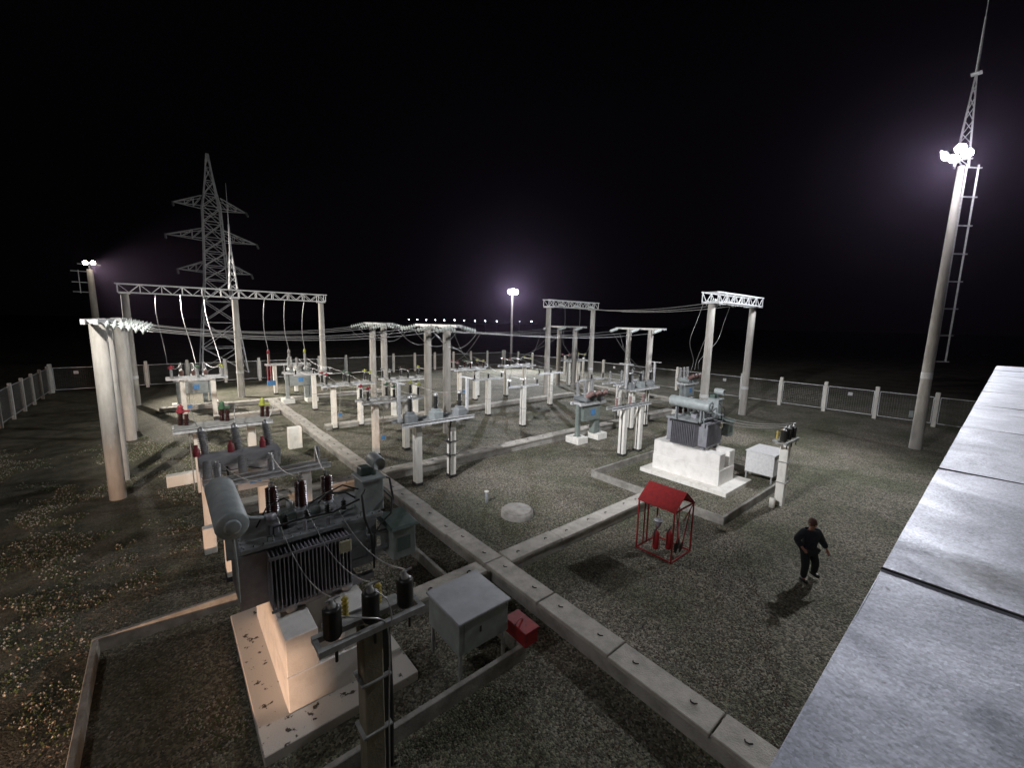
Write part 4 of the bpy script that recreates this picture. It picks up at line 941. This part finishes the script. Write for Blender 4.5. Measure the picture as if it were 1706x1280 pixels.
# ------------------------------------------------------------------ far street lamps
def far_lamp(x, y, h, k, big):
    t = thing('street_lamp', '%s of the distant street lamps on the horizon counted from the left' % (('first', 'second', 'third', 'fourth', 'fifth', 'sixth', 'seventh', 'eighth', 'ninth', 'tenth', 'eleventh', 'twelfth')[k]), 'street lamp', (x, y, 0), 0, 'distant street lamps')
    m = MB(); m.tube([(0, 0, 0), (0, 0, h), (-.8, -.8, h+.3)], .09, 6); m.build('pole', STEEL, t)
    m = MB(); m.lathe([(.001, -.2), (.22, -.1), (.28, .05), (.22, .2), (.001, .25)], (-.8, -.8, h+.1), n=10); m.build('lamp_head', FARM if big else WINDM, t)
def far_pt(px, py, d):
    v = fw*FPX+rr*(px-853)+uu*(640-py); v = v/math.hypot(v.x, v.y); return Vector((0, 0, H))+v*d
for k, (px_, py_, b) in enumerate(((682, 532.6, 1), (696, 533, 1), (711, 533.6, 1), (726, 533.7, 1), (741, 534, 1), (758, 534, 1), (774, 534.5, 1), (792, 535, 1), (809, 535.3, 1), (828, 535.8, 1), (866, 536, 0), (885.6, 536.2, 1))):
    p = far_pt(px_, py_, 300-8*k); far_lamp(p.x, p.y, p.z, k, b)

# ------------------------------------------------------------------ loose ground cover
def scatter(name, n, region, smin, smax, mats, label_fn=None, flat=.5, density=None):
    m = MB(); rnd = random.Random(11)
    for q in mats: m.m(q)
    c = 0; tries = 0
    while c < n and tries < n*12:
        tries += 1
        x, y = region(rnd)
        if x is None: continue
        if density and rnd.random() > density(x, y): continue
        if any(a <= x <= b and c0 <= y <= d for a, b, c0, d in KEEP): continue
        s = rnd.uniform(smin, smax); m.cur = rnd.randrange(len(mats)); a = rnd.uniform(0, 6.28)
        ca, sa = math.cos(a), math.sin(a); sx, sy2 = s*rnd.uniform(.7, 1.3), s*rnd.uniform(.6, 1.1); h = s*flat*rnd.uniform(.7, 1.5)
        vs = [(x+ca*sx, y+sa*sx, -.004), (x-sa*sy2, y+ca*sy2, -.004), (x-ca*sx, y-sa*sx, -.004), (x+sa*sy2, y-ca*sy2, -.004), (x+rnd.uniform(-.4, .4)*s, y+rnd.uniform(-.4, .4)*s, h), (x+rnd.uniform(-.4, .4)*s, y+rnd.uniform(-.4, .4)*s, h*.8)]
        m.add(vs, [(0, 1, 4), (1, 2, 5, 4), (2, 3, 5), (3, 0, 4, 5)]); c += 1
    o = m.build(name, None); o['kind'] = 'stuff'; return o
KEEP = [(6.0, 6.62, 0, 37), (-1.5, -1.38, 5.4, 10.95), (.65, 3.25, 6.3, 10.25), (16.5, 19.1, 6.45, 10.4), (8.4, 9.7, 9.75, 10.95), (6.6, 13.7, 7.75, 8.35), (3.9, 6.1, 7.8, 8.35), (6, 31, 15.9, 16.6), (1, 6.1, 15.9, 16.6)]
ST1 = mat('pale_stone', (.38, .365, .32), (.25, .24, .21), 15, .8); ST2 = mat('grey_stone', (.17, .165, .15), (.10, .10, .09), 15, .8); ST3 = mat('dark_stone', (.075, .075, .065), (.045, .045, .04), 15, .8); ST4 = mat('brown_stone', (.19, .14, .10), (.12, .09, .065), 15, .8)
def near_region(r):
    y = .3+ (r.random()**1.6)*15; x = -2.2+r.random()*(7+y*1.9)
    return x, y
o = scatter('gravel_stones', 52000, near_region, .012, .032, [ST1, ST2, ST2, ST3, ST4, ST3], flat=.6); o['label'] = 'loose grey crushed gravel over the yard'; o['category'] = 'gravel'
CL1 = mat('pale_lit_clod', (.56, .53, .46), (.38, .35, .29), 9, .8); CL2 = mat('brown_clod', (.20, .14, .09), (.12, .085, .055), 9, .9); CL3 = mat('green_weed', (.11, .14, .05), (.06, .085, .03), 9, .8)  # the pale bits carry the lamp's lit ground patches in their colour
from mathutils import noise as mnoise
def left_region(r):
    return -9+r.random()*14.5, 7+r.random()*24
def dens(x, y):
    v = mnoise.noise(V(x*.45, y*.32, 3.1))*.9+mnoise.noise(V(x*1.4, y*1.2, 7.7))*.6
    f = 1 if x < 0 else max(.15, 1-x*.16)
    return max(0, min(1, v*3.2-.15))*f
o = scatter('ground_litter', 56000, left_region, .010, .036, [CL1, CL1, CL2, CL3], flat=.85, density=dens); o['label'] = 'clods and weeds on bare ground at left, with pale bits standing in for lit patches'; o['category'] = 'ground litter'

# ------------------------------------------------------------------ person
def skin_obj(name, verts, edges, rad, root, m, parent, lv=2):
    me = bpy.data.meshes.new(name); me.from_pydata(verts, edges, []); me.materials.append(m)
    o = bpy.data.objects.new(name, me); col.objects.link(o); o.parent = parent
    sk = o.modifiers.new('skin', 'SKIN'); sk.use_smooth_shade = True
    if not me.skin_vertices: 
        bpy.context.view_layer.objects.active = o
    lay = me.skin_vertices[0].data if len(me.skin_vertices) else None
    for i, r in enumerate(rad):
        rr_ = r if isinstance(r, tuple) else (r, r)
        lay[i].radius = rr_; lay[i].use_root = (i == root)
    s = o.modifiers.new('smooth', 'SUBSURF'); s.levels = lv; s.render_levels = lv
    return o
def person():
    t = thing('person', 'person in dark jacket and trousers walking over the gravel by the right wall', 'person', (12.61, 2.77, 0), math.atan2(-rt.x*0+rt.y, rt.x))
    # local frame: x to the right of the picture, y away from the viewer
    J = {}
    pts = [('pel', (0, 0, .93), (.14, .10)), ('sp1', (0, .0, 1.10), (.14, .10)), ('ch', (-.01, -.02, 1.30), (.17, .115)), ('nk0', (-.02, -.03, 1.45), (.085, .075)), ('nk', (-.03, -.06, 1.51), (.05, .05)), ('hd0', (-.03, -.09, 1.57), (.065, .07)), ('hd', (-.03, -.095, 1.66), (.076, .09)), ('hd1', (-.025, -.085, 1.73), (.05, .06)),
           ('shL', (-.19, -.02, 1.40), .062), ('elL', (-.34, .02, 1.17), .046), ('wrL', (-.33, -.20, 1.06), .030), ('hL', (-.32, -.27, 1.03), (.038, .02)),
           ('shR', (.17, -.02, 1.40), .062), ('elR', (.32, .03, 1.16), .046), ('wrR', (.42, -.06, .96), .030), ('hR', (.44, -.09, .89), (.038, .02)),
           ('hipL', (-.09, 0, .88), .095), ('knL', (-.075, -.06, .48), .06), ('anL', (-.05, .0, .09), .042), ('ftL', (-.05, -.15, .04), (.042, .03)),
           ('hipR', (.09, 0, .88), .095), ('knR', (.22, -.02, .52), .06), ('anR', (.33, .15, .16), .042), ('ftR', (.36, .03, .06), (.042, .03))]
    for i, p in enumerate(pts): J[p[0]] = i
    ed = [('pel', 'sp1'), ('sp1', 'ch'), ('ch', 'nk0'), ('nk0', 'nk'), ('nk', 'hd0'), ('hd0', 'hd'), ('hd', 'hd1'), ('ch', 'shL'), ('shL', 'elL'), ('elL', 'wrL'), ('wrL', 'hL'), ('ch', 'shR'), ('shR', 'elR'), ('elR', 'wrR'), ('wrR', 'hR'),
          ('pel', 'hipL'), ('hipL', 'knL'), ('knL', 'anL'), ('anL', 'ftL'), ('pel', 'hipR'), ('hipR', 'knR'), ('knR', 'anR'), ('anR', 'ftR')]
    vs = [p[1] for p in pts]; rd = [p[2] for p in pts]; es = [(J[a], J[b]) for a, b in ed]
    for hn, s, dn in (('hL', -1, V(.02, -.9, -.25)), ('hR', 1, V(.15, -.35, -.9))):
        c = Vector(vs[J[hn]]); dn = dn.normalized(); sd = V(1, 0, 0) if s < 0 else V(.9, .1, .1)
        for k, ln in enumerate((.070, .080, .074, .058)):
            b = c+sd*((k-1.5)*.019)+dn*.03; i0 = len(vs)
            vs += [tuple(b), tuple(b+dn*ln*.55), tuple(b+dn*ln*.9+V(0, 0, -.018))]; rd += [.0095, .009, .008]; es += [(J[hn], i0), (i0, i0+1), (i0+1, i0+2)]
        b = c+sd*(-s*.04)-dn*.01; i0 = len(vs); vs += [tuple(b), tuple(b+dn*.045+sd*(-s*.018))]; rd += [.011, .009]; es += [(J[hn], i0), (i0, i0+1)]
    body = skin_obj('body', vs, es, rd, 0, SKIN, t, 1)
    def sub(name, names, infl, m, tweak={}):
        ix = {n: i for i, n in enumerate(names)}
        v2 = [tweak.get(n, pts[J[n]][1]) for n in names]
        r2 = []
        for n in names:
            r = pts[J[n]][2]; r = r if isinstance(r, tuple) else (r, r); r2.append((r[0]+infl, r[1]+infl))
        e2 = [(ix[a], ix[b]) for a, b in ed if a in ix and b in ix]
        return skin_obj(name, v2, e2, r2, 0, m, t, 2)
    sub('jacket', ['ch', 'sp1', 'pel', 'nk0', 'shL', 'elL', 'wrL', 'shR', 'elR', 'wrR'], .046, JACKET, {'pel': (0, 0, .86)})
    sub('trousers', ['pel', 'hipL', 'knL', 'anL', 'hipR', 'knR', 'anR'], .034, TROUS)
    for a, b in (('anL', 'ftL'), ('anR', 'ftR')):
        pa, pb = Vector(pts[J[a]][1]), Vector(pts[J[b]][1]); m = MB()
        d = V(pb.x-pa.x, pb.y-pa.y, 0).normalized(); 
        m.lathe([(.001, -.10), (.045, -.085), (.052, -.02), (.055, .06), (.05, .13), (.03, .165), (.001, .17)], (pa.x, pa.y, pa.z-.045), d, 12); m.build('shoe', SHOE, t)
    m = MB(); vs = []
    m.lathe([(.001, .135), (.05, .125), (.085, .085), (.102, .03), (.102, -.03), (.085, -.075), (.07, -.08), (.06, -.03), (.001, .02)], (-.025, -.06, 1.665), (0, .25, 1), 16); m.build('hair', HAIR, t)
    m = MB(); m.m(SKIN); m.lathe([(.001, .03), (.012, .015), (.018, -.01), (.001, -.02)], (-.03, -.195, 1.64), (0, -.6, .8), 8)
    m.lathe([(.001, .02), (.02, .01), (.02, -.02), (.001, -.03)], (-.112, -.09, 1.645), (0, 0, 1), 8); m.lathe([(.001, .02), (.02, .01), (.02, -.02), (.001, -.03)], (.052, -.09, 1.645), (0, 0, 1), 8)
    m.m(HAIR); m.box(-.062, -.186, 1.667, -.042, -.176, 1.675); m.box(-.018, -.186, 1.667, .002, -.176, 1.675); m.box(-.05, -.182, 1.60, -.01, -.172, 1.606); m.build('face_features', None, t)
person()

m = MB(); m.box(-14, -4, -1.0, 48, 70, 27); hz = m.build('haze'); hz['kind'] = 'stuff'; hz['label'] = 'thin haze volume added to give the floodlights halos'; hz['category'] = 'haze'  # volume added to imitate the glow around the lamps
hm = bpy.data.materials.new('haze'); hm.use_nodes = True; nt = hm.node_tree
for n in list(nt.nodes):
    if n.type == 'BSDF_PRINCIPLED': nt.nodes.remove(n)
pv = nt.nodes.new('ShaderNodeVolumePrincipled'); pv.inputs['Color'].default_value = (.85, .62, 1, 1); pv.inputs['Density'].default_value = .00012; pv.inputs['Anisotropy'].default_value = .86
out = [n for n in nt.nodes if n.type == 'OUTPUT_MATERIAL'][0]; nt.links.new(pv.outputs[0], out.inputs['Volume'])
hz.data.materials.clear(); hz.data.materials.append(hm)
